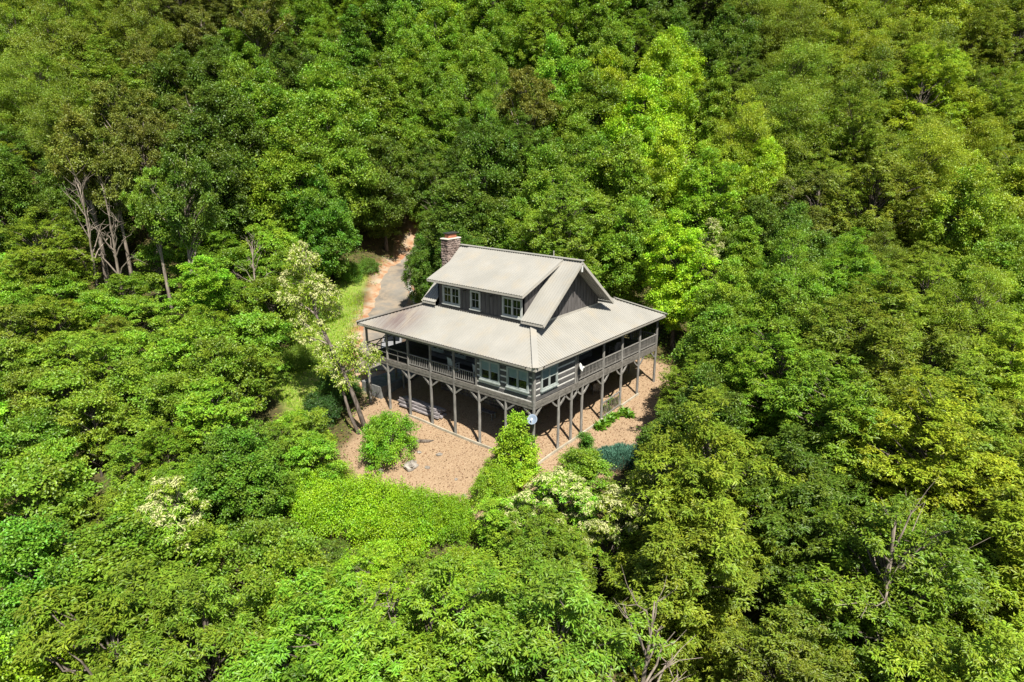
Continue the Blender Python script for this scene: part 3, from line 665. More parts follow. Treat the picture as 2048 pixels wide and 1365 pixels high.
# bench under the house
bt = thing('work_bench', 'low pale plank bench in the shade under the deck', 'bench', (2.7,6.6,gz1(2.7,6.6)), R(90))
MB().box((-.8,-.25,.42),(.8,.25,.48)).build('top', M['greywood'], bt)
for sx in (-.7,.7):
    for sy in (-.18,.18): MB().bar((sx,sy,-.1),(sx,sy,.42),.07,.07).build('leg', M['greywood'], bt)
# concrete pad and parked white car beyond the deck end
cpz = 1.5
pm = MB(); pm.box((.7,16.6,.2),(8.6,19.1,cpz)); tag(pm.build('concrete_pad', M['concrete'], bevel=.03), kind='structure')
def car(loc, rz, label):
    c = thing('parked_car', label, 'car', loc, rz); L_, Wd = 4.6, 1.8
    prof = [(-2.3,.45),(-2.3,.95),(-1.9,1.05),(-1.45,1.1),(-.85,1.62),(1.2,1.68),(2.0,1.15),(2.28,.98),(2.3,.45)]
    mb = MB(); vs = []
    for yy, k in ((-.9,0),(.9,0)):
        for x, z in prof: vs.append((x, yy*(1 if z < 1.2 else .84), z))
    n = len(prof); mb.add(vs, [tuple(range(n)), tuple(range(2*n-1, n-1, -1))] + [(i, n+i, n+(i+1)%n, (i+1)%n) for i in range(n)])
    b = mb.build('body', M['carwhite'], c, bevel=.06)
    for s in (-1,1):
        for x0, x1 in ((-.95,.15),(.25,1.35)):
            ya = s*.80; mb = MB(); mb.add([(x0+(.0),s*.895,1.14),(x1,s*.895,1.14),(x1-.1,s*.78,1.57),(x0+.35 if x0 < 0 else x0,s*.78,1.55)], [(0,1,2,3) if s < 0 else (3,2,1,0)]); mb.build('side_window', M['glass'], b)
    mb = MB(); mb.add([(-1.48,-.74,1.12),(-1.48,.74,1.12),(-.9,.68,1.60),(-.9,-.68,1.60)], [(0,3,2,1)]); mb.build('windscreen', M['glass'], b)
    mb = MB(); mb.add([(2.0,-.74,1.2),(2.0,.74,1.2),(1.27,.68,1.66),(1.27,-.68,1.66)], [(0,1,2,3)]); mb.build('rear_window', M['glass'], b)
    for x in (-1.4,1.4):
        for s in (-1,1):
            wh = MB().tube([(x,s*.72,.34),(x,s*.95,.34)], [.34,.34], 16).build('wheel', M['black'], c); MB().tube([(x,s*.94,.34),(x,s*.965,.34)], [.2,.18], 12).build('rim', M['fascia'], wh)
    for s in (-.65,.65): MB().box((-2.33,s-.18,.72),(-2.29,s+.18,.88)).build('headlight', M['dish'], c)
    return c
car((7.6,22.6,gz1(7.6,22.6)+.05), R(38), 'silver car parked on the driveway end, glimpsed under the deck')
# rocks in the yard
def rock(px_, py_, size, label, name='boulder', mt='rock', seed=1, flat=.6, xyz=None, group=None):
    r = np.random.default_rng(seed)
    if xyz is None: x, y = ground_at(px_, py_)
    else: x, y = xyz
    bm_v = []; n = 10; m = 6; vs = []; fs = []
    for i in range(m+1):
        th = math.pi * i / m
        for j in range(n):
            ph = 2*math.pi*j/n; d = 1 + r.uniform(-.22,.22); vs.append((size*.5*d*math.sin(th)*math.cos(ph)*1.25, size*.5*d*math.sin(th)*math.sin(ph), size*.5*flat*d*math.cos(th)))
    for i in range(m):
        for j in range(n): fs.append((i*n+j, (i+1)*n+j, (i+1)*n+(j+1)%n, i*n+(j+1)%n))
    mb = MB(); mb.add(vs, fs); o = mb.build(name, M[mt]); o.location = (x, y, gz1(x, y) + size*.5*flat*.35); o.rotation_euler = (0,0,r.uniform(0,6))
    return tag(o, label, 'rock', group)
def ground_at(px_, py_, hgt=0.):
    d = ray(px_, py_); t = np.arange(15, 260, .25); P = CAM + d * t[:, None]; f = P[:,2] - gz(P[:,0], P[:,1]) - hgt
    k = np.argmax(f < 0) if (f < 0).any() else len(t) - 1
    return float(P[k,0]), float(P[k,1])
rock(822, 936, .95, 'grey and pale boulder half buried in the open yard', seed=3)
rock(855, 938, .32, 'fist-sized dark rock beside the yard boulder', 'stone', seed=4)
rock(879, 910, .42, 'small flat stone midway up the yard', 'stone', seed=5, flat=.3)
rock(839, 907, .36, 'flat brown stone just above the yard boulder', 'stone', seed=6, flat=.3)
rock(913, 962, .24, 'tiny dark stone low in the yard', 'stone', seed=7)
rock(762, 943, .42, 'pale rock in the shadow below the round yard shrub', 'stone', seed=8)
rock(928, 995, .35, 'pale rock at the bottom tip of the yard', 'stone', seed=9)
x, y = ground_at(846, 888)
o = MB().tube([(-.75,0,.05),(-.2,.06,.1),(.35,-.03,.09),(.8,.05,.05)], [.11,.15,.14,.08], 7).build('fallen_log', M['bark']); o.location = (x, y, gz1(x, y)); o.rotation_euler = (0,0,-.75)
tag(o, 'short rotten brown log lying in the yard beside the round shrub', 'log')
# white stone border by the driveway
a = np.array(ground_at(817, 572)); b = np.array(ground_at(830, 607)); bd = thing('stone_border', 'row of whitewashed stones edging the shaded side of the driveway', 'stone border', (a[0], a[1], gz1(*a)))
for k in range(16):
    p = a + (b - a) * k / 15; rr = random.uniform(.16,.30); mb = MB(); vs = []
    for i, (sr, sz) in enumerate(((.7,0),(1,.35),(.8,.75),(.3,.95))):
        for j in range(7): t = 2*math.pi*j/7; q = rr*sr*random.uniform(.85,1.15); vs.append((q*math.cos(t), q*math.sin(t), sz*rr*1.3))
    mb.add(vs, [(i*7+j, i*7+(j+1)%7, (i+1)*7+(j+1)%7, (i+1)*7+j) for i in range(3) for j in range(7)] + [tuple(21+j for j in range(7))])
    o = mb.build('stone', M['wrock'], bd); o.location = (p[0]-a[0]+random.uniform(-.12,.12), p[1]-a[1], gz1(*p)-gz1(*a)-.02)
# ================================================================== VEGETATION
def unit(a): return a / (np.linalg.norm(a, axis=-1, keepdims=True) + 1e-9)
def rdir(r, n): return unit(r.normal(size=(n, 3)))
def leaf_mesh(name, P, A, Nn, L, W, lv, mats, fold=.12, droop=.10, midx=None):
    n = len(P); A = unit(A); S = unit(np.cross(A, Nn)); Nn = np.cross(S, A); L = L[:, None]; W = W[:, None]
    V = np.empty((n, 4, 3)); V[:,0] = P; V[:,1] = P + A*L*.45 + S*W*.5 + Nn*W*fold*2; V[:,2] = P + A*L - Nn*L*droop*1.5; V[:,3] = P + A*L*.45 - S*W*.5 + Nn*W*fold*2
    me = bpy.data.meshes.new(name); me.vertices.add(n*4); me.vertices.foreach_set('co', V.astype(np.float32).ravel())
    base = np.arange(n, dtype=np.int32)[:, None] * 4; F = (base + np.array([0,1,2,0,2,3], np.int32)).ravel()
    me.loops.add(n*6); me.loops.foreach_set('vertex_index', F); me.polygons.add(n*2)
    me.polygons.foreach_set('loop_start', np.arange(0, n*6, 3, dtype=np.int32)); me.polygons.foreach_set('loop_total', np.full(n*2, 3, np.int32))
    for m in mats: me.materials.append(m)
    if midx is not None: me.polygons.foreach_set('material_index', np.repeat(midx, 2).astype(np.int32))
    me.update()
    a = me.attributes.new('lv', 'FLOAT_VECTOR', 'POINT'); a.data.foreach_set('vector', np.repeat(lv, 4, 0).astype(np.float32).ravel())
    return me
PROF = {
 'round': lambda t: np.sqrt(np.clip(1 - (2*t - .9)**2 / 1.25, .02, 1)),
 'oval': lambda t: np.sin(np.pi * np.clip(.12 + .86*t, 0, 1))**.65,
 'cone': lambda t: np.clip(1.02 - t, .04, 1)**.75 * np.clip(t*6 + .5, 0, 1),
 'umb': lambda t: np.clip(.35 + .75*t, 0, 1) * np.sqrt(np.clip(1.04 - t**3, .05, 1)),
 'dome': lambda t: np.sqrt(np.clip(1.01 - t*t, .02, 1)),
}
def make_crown(r, H, Rr, z0, prof, ncl, nleaf, ll, lw, style, flat=.95, clr=.175, sub=6, gap=.0, openness=.0):
    f = PROF[prof]; C = []; tries = 0; rc0 = Rr * clr
    big = Rr > 3.2 and prof != 'cone'; lead = []
    if big:                                                  # several upright leaders of unequal height and girth
        K = int(r.integers(5, 8)); a0 = r.uniform(0, 6.28)
        for k in range(K):
            q = 0 if k == 0 else r.uniform(.34, .62); a = a0 + k*6.283/(K-1) + r.normal(0,.3)
            lead.append((q*Rr*math.cos(a), q*Rr*math.sin(a), r.uniform(.93,1.0) if k == 0 else r.uniform(.62,.93), (r.uniform(.44,.56) if k == 0 else r.uniform(.36,.52))*Rr, 0 if k == 0 else r.uniform(0,.22)))
        wl = np.array([l[3]**2*(l[2]-l[4]) for l in lead]); wl /= wl.sum()
    while len(C) < ncl and tries < ncl * 40:
        tries += 1; t = r.uniform(0, 1); a = r.uniform(0, 2*np.pi); q = math.sqrt(r.uniform(.14, 1.1))
        if t > .8: q = math.sqrt(r.uniform(.0, 1))
        if big:
            lx, ly, lt_, lr, lb = lead[r.choice(len(lead), p=wl)]; rr = (lr - rc0*.3) * float(f(np.array(t))) * q * (1 + .2*math.sin(3*a + lx))
            zb_ = z0 + lb*(H - z0); c = np.array([lx*(.75+.35*t) + rr*math.cos(a), ly*(.75+.35*t) + rr*math.sin(a), zb_ + rc0*.4 + t*(z0 + lt_*(H - z0) - zb_ - rc0*.6)])
        else:
            rr = (Rr - rc0*.6) * float(f(np.array(t))) * q * (1 + .2*math.sin(3*a + H) + .14*math.sin(5*a + 2*t*6)); c = np.array([rr*math.cos(a), rr*math.sin(a), z0 + rc0*.4 + t*(H - z0 - rc0*.9)])
        if C and (((np.array([d[0] for d in C]) - c)*np.array([1,1,1.1]))**2).sum(1).min() < (rc0*(.72 + gap))**2: continue
        C.append((c * np.array([1,1,1]) + r.normal(0,.18*rc0,3), rc0 * r.uniform(.65, 1.4)))
    cc = np.array([c for c, _ in C]); rr = np.array([k for _, k in C])
    w_ = rr**2 / (rr**2).sum(); P = []; A = []; N_ = []; LV = []; TIP = []
    for i in range(len(C)):
        n = int(nleaf * w_[i]); out = cc[i] - np.array([0, 0, z0 + (H - z0)*.35]); out = out / (np.linalg.norm(out) + .3)
        ns = max(4, int(sub * (rr[i]/rc0)**2)); sd = rdir(r, ns*3); sd = sd[np.argsort(-(sd @ (out*.7 + np.array([0,0,.55])) + r.normal(0,.35,ns*3)))][:ns]
        sc_ = cc[i] + sd * rr[i] * r.uniform(.45, 1.15, (ns,1)) * np.array([1,1,flat]); sv = r.uniform(.25, .75, ns); shu = r.uniform(0, 1, ns)
        k = r.integers(0, ns, n)
        if style == 'whorl':
            m = max(1, n // 6); tc = sc_[r.integers(0, ns, m)] + rdir(r, m) * rr[i] * .48 * r.uniform(.2,1,(m,1)) * np.array([1,1,.7]); ti = r.integers(0, m, n)
            ang = r.uniform(0, 2*np.pi, n); td = unit((tc - cc[i])*.8 + np.array([0,0,.25])*rr[i] + r.normal(0,.1*rr[i],(m,3)))[ti]
            rad = unit(np.stack([np.cos(ang), np.sin(ang), r.normal(0,.25,n)], 1)); ax = unit(rad + td*.45 + np.array([0,0,-.55])*r.uniform(.3,1.2,(n,1)))
            p = tc[ti] + rad*ll*.10 + r.normal(0,.22*ll,(n,3)); nn = unit(td*.6 + rad*.15 + np.array([0,0,.8]) + r.normal(0,.3,(n,3))); val = .5*r.uniform(.2,.8,m)[ti] + .5*r.uniform(.1,.9,n); hu = .6*r.uniform(0,1,m)[ti] + .4*r.uniform(0,1,n)
            TIP.append(tc)
        else:
            sg = .24 if style == 'broad' else .28
            p = sc_[k] + r.normal(0, 1, (n,3)) * rr[i] * sg * np.array([1,1,flat*.85]); o2 = unit(p - cc[i] + out*rr[i]*.5)
            ax = unit(o2*.7 + r.normal(0,.65,(n,3)) + np.array([0,0,-.22])); nn = unit(o2*.35 + np.array([0,0,.75]) + r.normal(0,.42,(n,3)))
            val = .45*sv[k] + .55*r.uniform(.1,.9,n); hu = .6*shu[k] + .4*r.uniform(0,1,n)
            TIP.append(sc_)
        cv = r.uniform(-.16,.16); hu = np.clip(hu + r.uniform(-.3,.3), 0, 1); P.append(p); A.append(ax); N_.append(nn); LV.append(np.stack([np.clip(val + cv, 0, 1), hu, np.zeros(n)], 1))
    P, A, N_, LV = map(np.concatenate, (P, A, N_, LV)); n = len(P)
    return P, A, N_, ll*r.uniform(.65,1.3,n), lw*r.uniform(.75,1.25,n), LV, cc, rr, np.concatenate(TIP)
def make_trunk(r, H, z0, cc, rad, mt, lean=0., nb=46, sides=7, top=.86, bare=False):
    mb = MB(); n = 9; pts = []; ph = r.uniform(0, 6)
    for i in range(n):
        t = i/(n-1); pts.append(np.array([lean*t*t + .018*H*math.sin(ph + t*4.5)*t, .018*H*math.cos(ph*1.3 + t*4)*t, -.35 + t*(H*top + .35)]))
    mb.tube(pts, [rad*(1.35 if i == 0 else 1.0) * (1 - .86*(i/(n-1))**1.1) for i in range(n)], sides)
    P = np.array(pts); idx = np.argsort(-cc[:,2] + r.uniform(-3,3,len(cc)))[:nb]
    for k in idx:
        c = cc[k]; zb = max(z0*.72, c[2] - r.uniform(.25,.5)*H*.35 - .35*np.hypot(c[0], c[1])); zb = min(zb, H*top*.93); t = np.interp(zb, P[:,2], np.arange(n)); i0 = int(t); i1 = min(i0+1, n-1); b = P[i0] + (P[i1]-P[i0])*(t-i0)
        L_ = np.linalg.norm(c - b); rb = min(.55*rad*(1 - .8*zb/(H*top)) + .012, .028*L_ + .015); m1_ = b + (c-b)*.38 + np.array([0,0,.05*L_]) + r.normal(0,.05*L_,3); m2_ = b + (c-b)*.72 + np.array([0,0,.06*L_]) + r.normal(0,.05*L_,3)
        mb.tube([b, m1_, m2_, c], [rb, rb*.75, rb*.5, rb*.22], 4, cap=False)
        if bare:
            for _ in range(3):
                e = c + r.normal(0,.14*L_+.2,3) + np.array([0,0,.1]); mb.tube([m2_, (m2_+e)/2 + r.normal(0,.05*L_,3), e], [rb*.4, rb*.25, rb*.1], 4, cap=False)
    me = mb.mesh('trunk', mt); me.polygons.foreach_set('use_smooth', [True]*len(me.polygons)); return me
PRO = {}
def proto(key, seed, H, Rr, z0f, prof, ncl, nleaf, ll, lw, style='broad', rad=.24, flower=0, mt='bark', nb=70, top=.86, **kw):
    r = np.random.default_rng(seed); P, A, N_, L_, W_, LV, cc, rr, tips = make_crown(r, H, Rr, z0f*H, prof, ncl, nleaf, ll, lw, style, **kw)
    d = dict(H=H, R=Rr, crown=leaf_mesh('crown', P, A, N_, L_, W_, LV, [M['leaf']]), trunk=make_trunk(r, H, z0f*H, cc, rad, M[mt], nb=nb, top=top) if nb else None, blossom=None)
    if flower:
        ctr = np.array([0,0,H*(z0f+.4)]); tp = tips[(unit(tips - ctr) @ np.array([0,0,1.]) > -.25)]; tp = tp[r.permutation(len(tp))[:int(len(tp)*flower)]]; m = len(tp); q = 16
        ti = np.repeat(np.arange(m), q); ang = r.uniform(0, 6.283, m*q); o = np.stack([np.cos(ang), np.sin(ang), -.35 + r.normal(0,.3,m*q)], 1)
        P2 = tp[ti] + np.array([0,0,.12]) + r.normal(0,.07,(m*q,3)); n = m*q
        d['blossom'] = leaf_mesh('blossom', P2, unit(o), unit(np.array([0,0,1.]) + r.normal(0,.4,(n,3))), r.uniform(.16,.34,n), r.uniform(.045,.09,n), np.stack([r.uniform(.2,.9,n), r.uniform(.2,.8,n), np.zeros(n)], 1), [M['flower']])
    PRO[key] = d
proto('oak_a', 11, 15, 4.9, .16, 'oval', 190, 64000, .235, .078, 'whorl', .26)
proto('oak_b', 12, 14, 4.3, .14, 'oval', 180, 60000, .235, .078, 'whorl', .24)
proto('oak_c', 13, 16, 4.7, .18, 'oval', 200, 62000, .225, .08, 'whorl', .26)
proto('maple_a', 21, 16, 4.6, .14, 'oval', 230, 66000, .195, .14, rad=.25)
proto('maple_b', 22, 15, 4.6, .12, 'oval', 220, 64000, .20, .14, rad=.24)
proto('maple_c', 23, 17, 4.2, .16, 'oval', 220, 64000, .195, .14, rad=.26)
proto('locust_a', 31, 17, 4.8, .22, 'oval', 190, 64000, .17, .085, 'fine', .24, flat=.75, clr=.20)
proto('locust_b', 32, 16, 4.4, .22, 'oval', 190, 62000, .17, .085, 'fine', .22, flat=.8, clr=.19)
proto('poplar_a', 41, 19, 3.9, .14, 'cone', 230, 62000, .205, .15, rad=.27)
proto('poplar_b', 42, 18, 4.0, .16, 'oval', 220, 62000, .205, .15, rad=.26)
proto('tall_a', 51, 19, 3.9, .56, 'round', 75, 30000, .20, .12, rad=.30, mt='palebark', nb=40)
proto('tall_b', 52, 18, 3.6, .52, 'umb', 70, 27000, .20, .12, rad=.27, mt='palebark', nb=36)
proto('under_a', 61, 7, 2.9, .22, 'dome', 70, 17000, .17, .11, rad=.09, flat=.5, clr=.24)
proto('under_b', 62, 8, 2.7, .25, 'oval', 70, 17000, .19, .085, 'whorl', .09, flat=.7, clr=.24)
proto('under_c', 63, 6, 2.6, .18, 'umb', 64, 16000, .16, .11, rad=.08, flat=.5, clr=.24)
proto('sour_a', 71, 9, 2.9, .30, 'oval', 46, 17000, .21, .075, 'whorl', .12, flower=.17)
proto('sour_b', 72, 8, 2.7, .28, 'dome', 40, 15000, .21, .075, 'whorl', .11, flower=.15)
proto('bush_a', 81, 3.0, 2.1, .06, 'dome', 90, 19000, .12, .07, rad=.07, clr=.21, nb=30)
proto('bush_b', 82, 2.4, 2.2, .05, 'dome', 110, 22000, .10, .06, 'fine', .06, clr=.22, nb=30)
proto('cone', 83, 4.4, 1.45, .05, 'cone', 80, 17000, .12, .07, rad=.07, clr=.27, nb=30)
def bare_proto(key, seed, H, rad, mt='palebark'):
    r = np.random.default_rng(seed); n = 16; a = r.uniform(0,6.28,n); t = r.uniform(.45,1,n); q = r.uniform(.10,.26,n)*H*(1.25-t); cc = np.stack([q*np.cos(a), q*np.sin(a), t*H], 1)
    PRO[key] = dict(H=H, R=.2*H, crown=None, blossom=None, trunk=make_trunk(r, H, .4*H, cc, rad, M[mt], lean=r.uniform(-.12,.12)*H, nb=n, top=.95, bare=True))
bare_proto('bare_a', 91, 13, .20); bare_proto('bare_b', 92, 9, .12)

TREES = []
def put(name, key, x, y, H, Rr, color, desc, cat='tree', group=None, rz=None, label=None, vis=True):
    p = PRO[key]; s = Rr / p['R']; sz = H / p['H']; o = bpy.data.objects.new(name, None); col.objects.link(o); o.empty_display_size = .4
    z = gz1(x, y); o.location = (x, y, z - .05); o.rotation_euler = (0, 0, random.uniform(0, 6.28) if rz is None else rz); o.scale = (s*random.uniform(.84,1.12), s*random.uniform(.84,1.12), sz)
    if cat == 'tree': o.rotation_euler = (random.gauss(0,.045), random.gauss(0,.045), o.rotation_euler[2])
    def j(c):
        f = random.uniform(.96, 1.30); return tuple(max(.005, k * f * q * random.uniform(.93, 1.07)) for k, q in zip(c, (1.0, 1.0, 1.0)))
    for part in ('trunk', 'crown', 'blossom'):
        if p[part]:
            c = link(part, p[part], o)
            if part == 'crown': c.color = (*j(color), 1)
    tag(o, label, cat, group)
    TREES.append(dict(o=o, x=x, y=y, z=z, H=H, R=Rr, desc=desc, label=label, name=name)); return o
COL = dict(d=((.085,.160,.015),'dark green'), g=((.140,.255,.018),'mid-green'), e=((.100,.215,.018),'deep green'), l=((.235,.380,.018),'lime-green'),
           s=((.175,.335,.022),'bright green'), o=((.160,.240,.020),'olive-green'), y=((.215,.305,.020),'yellow-green'), b=((.135,.175,.022),'brownish'))
KIND = {'oak_a':('long_leaved_oak','long-leaved oak'),'oak_b':('long_leaved_oak','long-leaved oak'),'oak_c':('long_leaved_oak','long-leaved oak'),'maple_a':('broadleaf_tree','broadleaf tree'),'maple_b':('broadleaf_tree','broadleaf tree'),'maple_c':('broadleaf_tree','broadleaf tree'),
        'locust_a':('feathery_tree','fine-leaved tree'),'locust_b':('feathery_tree','fine-leaved tree'),'poplar_a':('tall_poplar','tall pointed tree'),'poplar_b':('tall_poplar','tall oval tree'),'tall_a':('bare_trunked_tree','tall bare-trunked tree'),'tall_b':('bare_trunked_tree','tall bare-trunked tree'),
        'under_a':('understorey_tree','small layered tree'),'under_b':('understorey_tree','small slender tree'),'under_c':('understorey_tree','small flat-topped tree'),'sour_a':('blossoming_tree','cream-blossomed tree'),'sour_b':('blossoming_tree','lightly blossomed tree'),'bare_a':('dead_tree','bare dead tree'),'bare_b':('dead_tree','thin bare dead tree')}
# --- keep-clear views: nothing nearer than the given distance may cover these
CLEAR = [([(700,640),(850,598),(850,552),(880,465),(925,465),(1172,512),(1236,598),(1340,622),(1325,700),(1305,775),(1270,845),(1215,875),(1150,900),(1090,908),(1075,950),(1010,985),(950,1015),(900,985),(850,960),(780,955),(712,945),(728,860),(728,790),(706,700)], 60),
         ([(716,645),(722,600),(765,530),(838,490),(866,505),(858,540),(846,605)], 96), ([(655,720),(690,610),(735,570),(725,640),(728,760),(700,770)], 62), ([(560,748),(640,742),(655,790),(600,822)], 54), ([(585,990),(700,950),(850,970),(940,1030),(905,1085),(760,1085),(595,1065)], 47), ([(135,330),(250,330),(260,555),(150,555)], 62), ([(335,460),(385,460),(390,600),(350,600)], 56)]
CLEAR = [(np.array(p, float), d) for p, d in CLEAR]
def blocked(x, y, z, H, Rr, zlo=.3):
    ts = np.linspace(0, 2*np.pi, 10, endpoint=False); zc = z + H*(zlo + (1-zlo)/2); rz_ = H*(1-zlo)/2
    px_, py_, dz = proj((x, y, zc)); rx_ = Rr*FPX/dz*.92; ry_ = rz_*FPX/dz*.95
    X = np.concatenate([[px_], px_ + rx_*np.cos(ts), px_ + .55*rx_*np.cos(ts)]); Y = np.concatenate([[py_], py_ + ry_*np.sin(ts), py_ + .55*ry_*np.sin(ts)])
    for poly, lim in CLEAR:
        if dz < lim and (poly_dist(X, Y, [tuple(q) for q in poly]) < 0).any(): return True
    return False
def topped(cx, top, H, Rr, key, c, desc=None, label=None, rz=None):           # tree whose crown top is seen at (cx, top)
    for _ in range(9):
        x, y = ground_at(cx, top, H); sh = np.linspace(0, .65*H, 8)
        if blocked(x, y, gz1(x, y), H, Rr) or (x < 30 and (drv_dist(x + SDIR[0]*sh, y + SDIR[1]*sh) < 3.6).any()): top += -22 if top < 600 else 12
        else: break
    return put(KIND[key][0], key, x, y, H, Rr, COL[c][0] if isinstance(c, str) else c, (desc or COL[c][1] + ' ' + KIND[key][1]), rz=rz, label=label)
# hand-placed trees of note
for a in [
 (1325,238,17,5.0,'maple_a','l'),(1432,300,15,3.9,'poplar_b','s'),(1418,445,10,2.8,'sour_b','s'),(1475,520,10,3.4,'maple_b','s'),(1395,640,10,3.4,'maple_b','d'),(1350,735,7.5,3.0,'maple_c','d'),
 (930,318,15,4.6,'maple_c','d'),(1030,395,11,3.6,'maple_b','g'),(660,175,19,5.2,'maple_a','g'),(560,230,18,4.8,'maple_c','g'),(760,110,18,4.8,'poplar_b','g'),(640,330,14,4.4,'maple_b','e'),(760,330,15,4.4,'maple_a','d'),
 (1120,330,15,4.4,'oak_c','g'),(1000,110,17,4.6,'locust_b','s'),(1110,70,18,5.0,'maple_b','s'),(1440,130,18,3.6,'poplar_a','o'),(1600,150,18,5.4,'locust_a','o'),(1770,90,18,4.8,'locust_b','o'),(1850,240,17,5.2,'locust_a','y'),(1640,330,14,4.4,'oak_b','b'),
 (1690,465,9,3.2,'locust_b','s'),(1540,530,11,3.6,'maple_c','g'),(1800,520,12,4.4,'oak_a','o'),(1960,330,15,4.6,'maple_b','y'),(1490,790,14,5.0,'oak_a','o'),(1700,700,12,4.4,'oak_b','g'),(1900,760,13,4.8,'oak_c','y'),(1590,640,11,4.2,'oak_c','g'),
 (460,855,7.5,3.4,'maple_b','e'),(350,968,8,2.5,'sour_a','s'),(1130,965,6.5,2.4,'sour_a','s'),(1215,985,7,2.6,'sour_a','o'),(1105,912,6.5,2.3,'sour_a','s'),(1060,965,5.5,2.0,'sour_b','s'),(1010,985,4.2,1.8,'under_b','s'),(1090,1010,8,2.6,'oak_b','g'),(1310,930,7,2.6,'sour_b','o'),(1820,990,13,4.6,'oak_c','g'),(880,1090,12,4.4,'oak_c','g'),(1090,1130,13,4.6,'oak_a','g'),
 (300,470,16,3.2,'tall_b','g'),(345,330,19,3.4,'tall_a','d'),(150,250,20,4.0,'tall_a','b'),(210,300,19,3.6,'tall_b','b'),(250,150,19,4.0,'tall_a','b'),(530,440,9,2.8,'under_b','s'),(415,520,11,3.0,'tall_b','s'),(80,500,12,4.4,'oak_c','o'),(1480,170,17,4.4,'locust_b','y'),
 (700,20,18,4.6,'poplar_a','e'),(480,90,18,4.6,'poplar_b','g'),(60,90,18,5,'locust_a','o'),(300,60,18,4.4,'oak_c','b'),(110,150,17,5,'locust_b','o'),
 (560,1010,9,3.4,'maple_b','g'),(190,1190,12,4.6,'oak_b','o'),(60,1030,11,4.2,'maple_a','e'),(230,1010,10,4.0,'maple_c','g'),(700,1150,12,4.4,'oak_b','g'),(400,1150,12,4.6,'oak_a','g')]: topped(*a)
put('broadleaf_tree', 'maple_b', 15.3, 27.2, 8.5, 2.4, COL['d'][0], 'dark green broadleaf tree', label='dark green tree just left of the dormer, shading the driveway')
put('broadleaf_tree', 'maple_c', 21.5, 31.0, 9.5, 2.6, COL['d'][0], 'dark green broadleaf tree', label='dark green tree just left of the chimney beside the driveway')
for a in [(1290,1160,12,2.6,'bare_a'),(1800,1010,13,3.2,'bare_a'),(700,1180,11,2.4,'bare_a'),(205,395,14,2.4,'bare_a'),(150,360,15,2.6,'bare_b'),(500,470,9,1.8,'bare_b'),(870,395,9,1.8,'bare_b'),(775,1195,8,2.0,'bare_b')]: topped(*a, (.1,.1,.1), desc=KIND[a[4]][1])
for x_, y_, H_, R_, k_, c_ in [(36,44.5,16,4.4,'maple_a','g'),(35,49,18,4.6,'maple_c','g'),(40,48,18,4.6,'poplar_b','g'),(33.5,36.5,13,3.8,'maple_b','d'),(41,42,17,4.6,'maple_a','g'),(44,53,18,4.8,'maple_c','s'),(38.5,54,18,4.6,'maple_a','g')]:
    put(KIND[k_][0], k_, x_, y_, H_, R_, COL[c_][0], COL[c_][1] + ' ' + KIND[k_][1])
for px_, py_, H_, R_, k_, c_ in [(842,474,9,2.9,'maple_b','g'),(862,455,12,3.4,'maple_c','d'),(838,425,13,3.6,'maple_a','g'),(872,400,15,4.0,'maple_c','g')]:
    x_, y_ = ground_at(px_, py_); put(KIND[k_][0], k_, x_, y_, H_, R_, COL[c_][0], COL[c_][1] + ' ' + KIND[k_][1])
# the rest of the wood, filled in on the slope
GRID = """oobbggegggddoyyo
ooddggebgllgooyo
ddbdggddggllooyo
bddgeeggggsldboy
yogggddddddssgog
ooggslddddgggooy
oogggllllgegoooy
gggeedllllgogooy
gelegglllgooodoy
edggggggggoooyyy
looeegggdggooyyy""".split()
def gridc(px_, py_):
    i = int(np.clip(py_ + random.uniform(-55,55), 0, 1364)/124.1); j = int(np.clip(px_ + random.uniform(-60,60), 0, 2047)/128); return GRID[min(i,10)][min(j,15)]
SP = {'d':['maple_a','maple_b','maple_c','oak_c'],'g':['maple_a','maple_b','maple_c','poplar_b','oak_a'],'e':['maple_b','maple_c','poplar_a'],'l':['maple_a','maple_b','poplar_b'],'s':['maple_a','maple_c','poplar_a','locust_b'],'o':['locust_a','locust_b','oak_a','oak_c'],'y':['locust_a','locust_b','oak_b','maple_a'],'b':['oak_c','tall_a','tall_b','locust_b']}
rt = random.Random(21); pts = [(t['x'], t['y'], t['R']) for t in TREES]; cand = []
for _ in range(16000):
    u = 9 + 121 * rt.random()**.62; v = rt.uniform(-1, 1) * (.80*u + 5); cand.append((u, v))
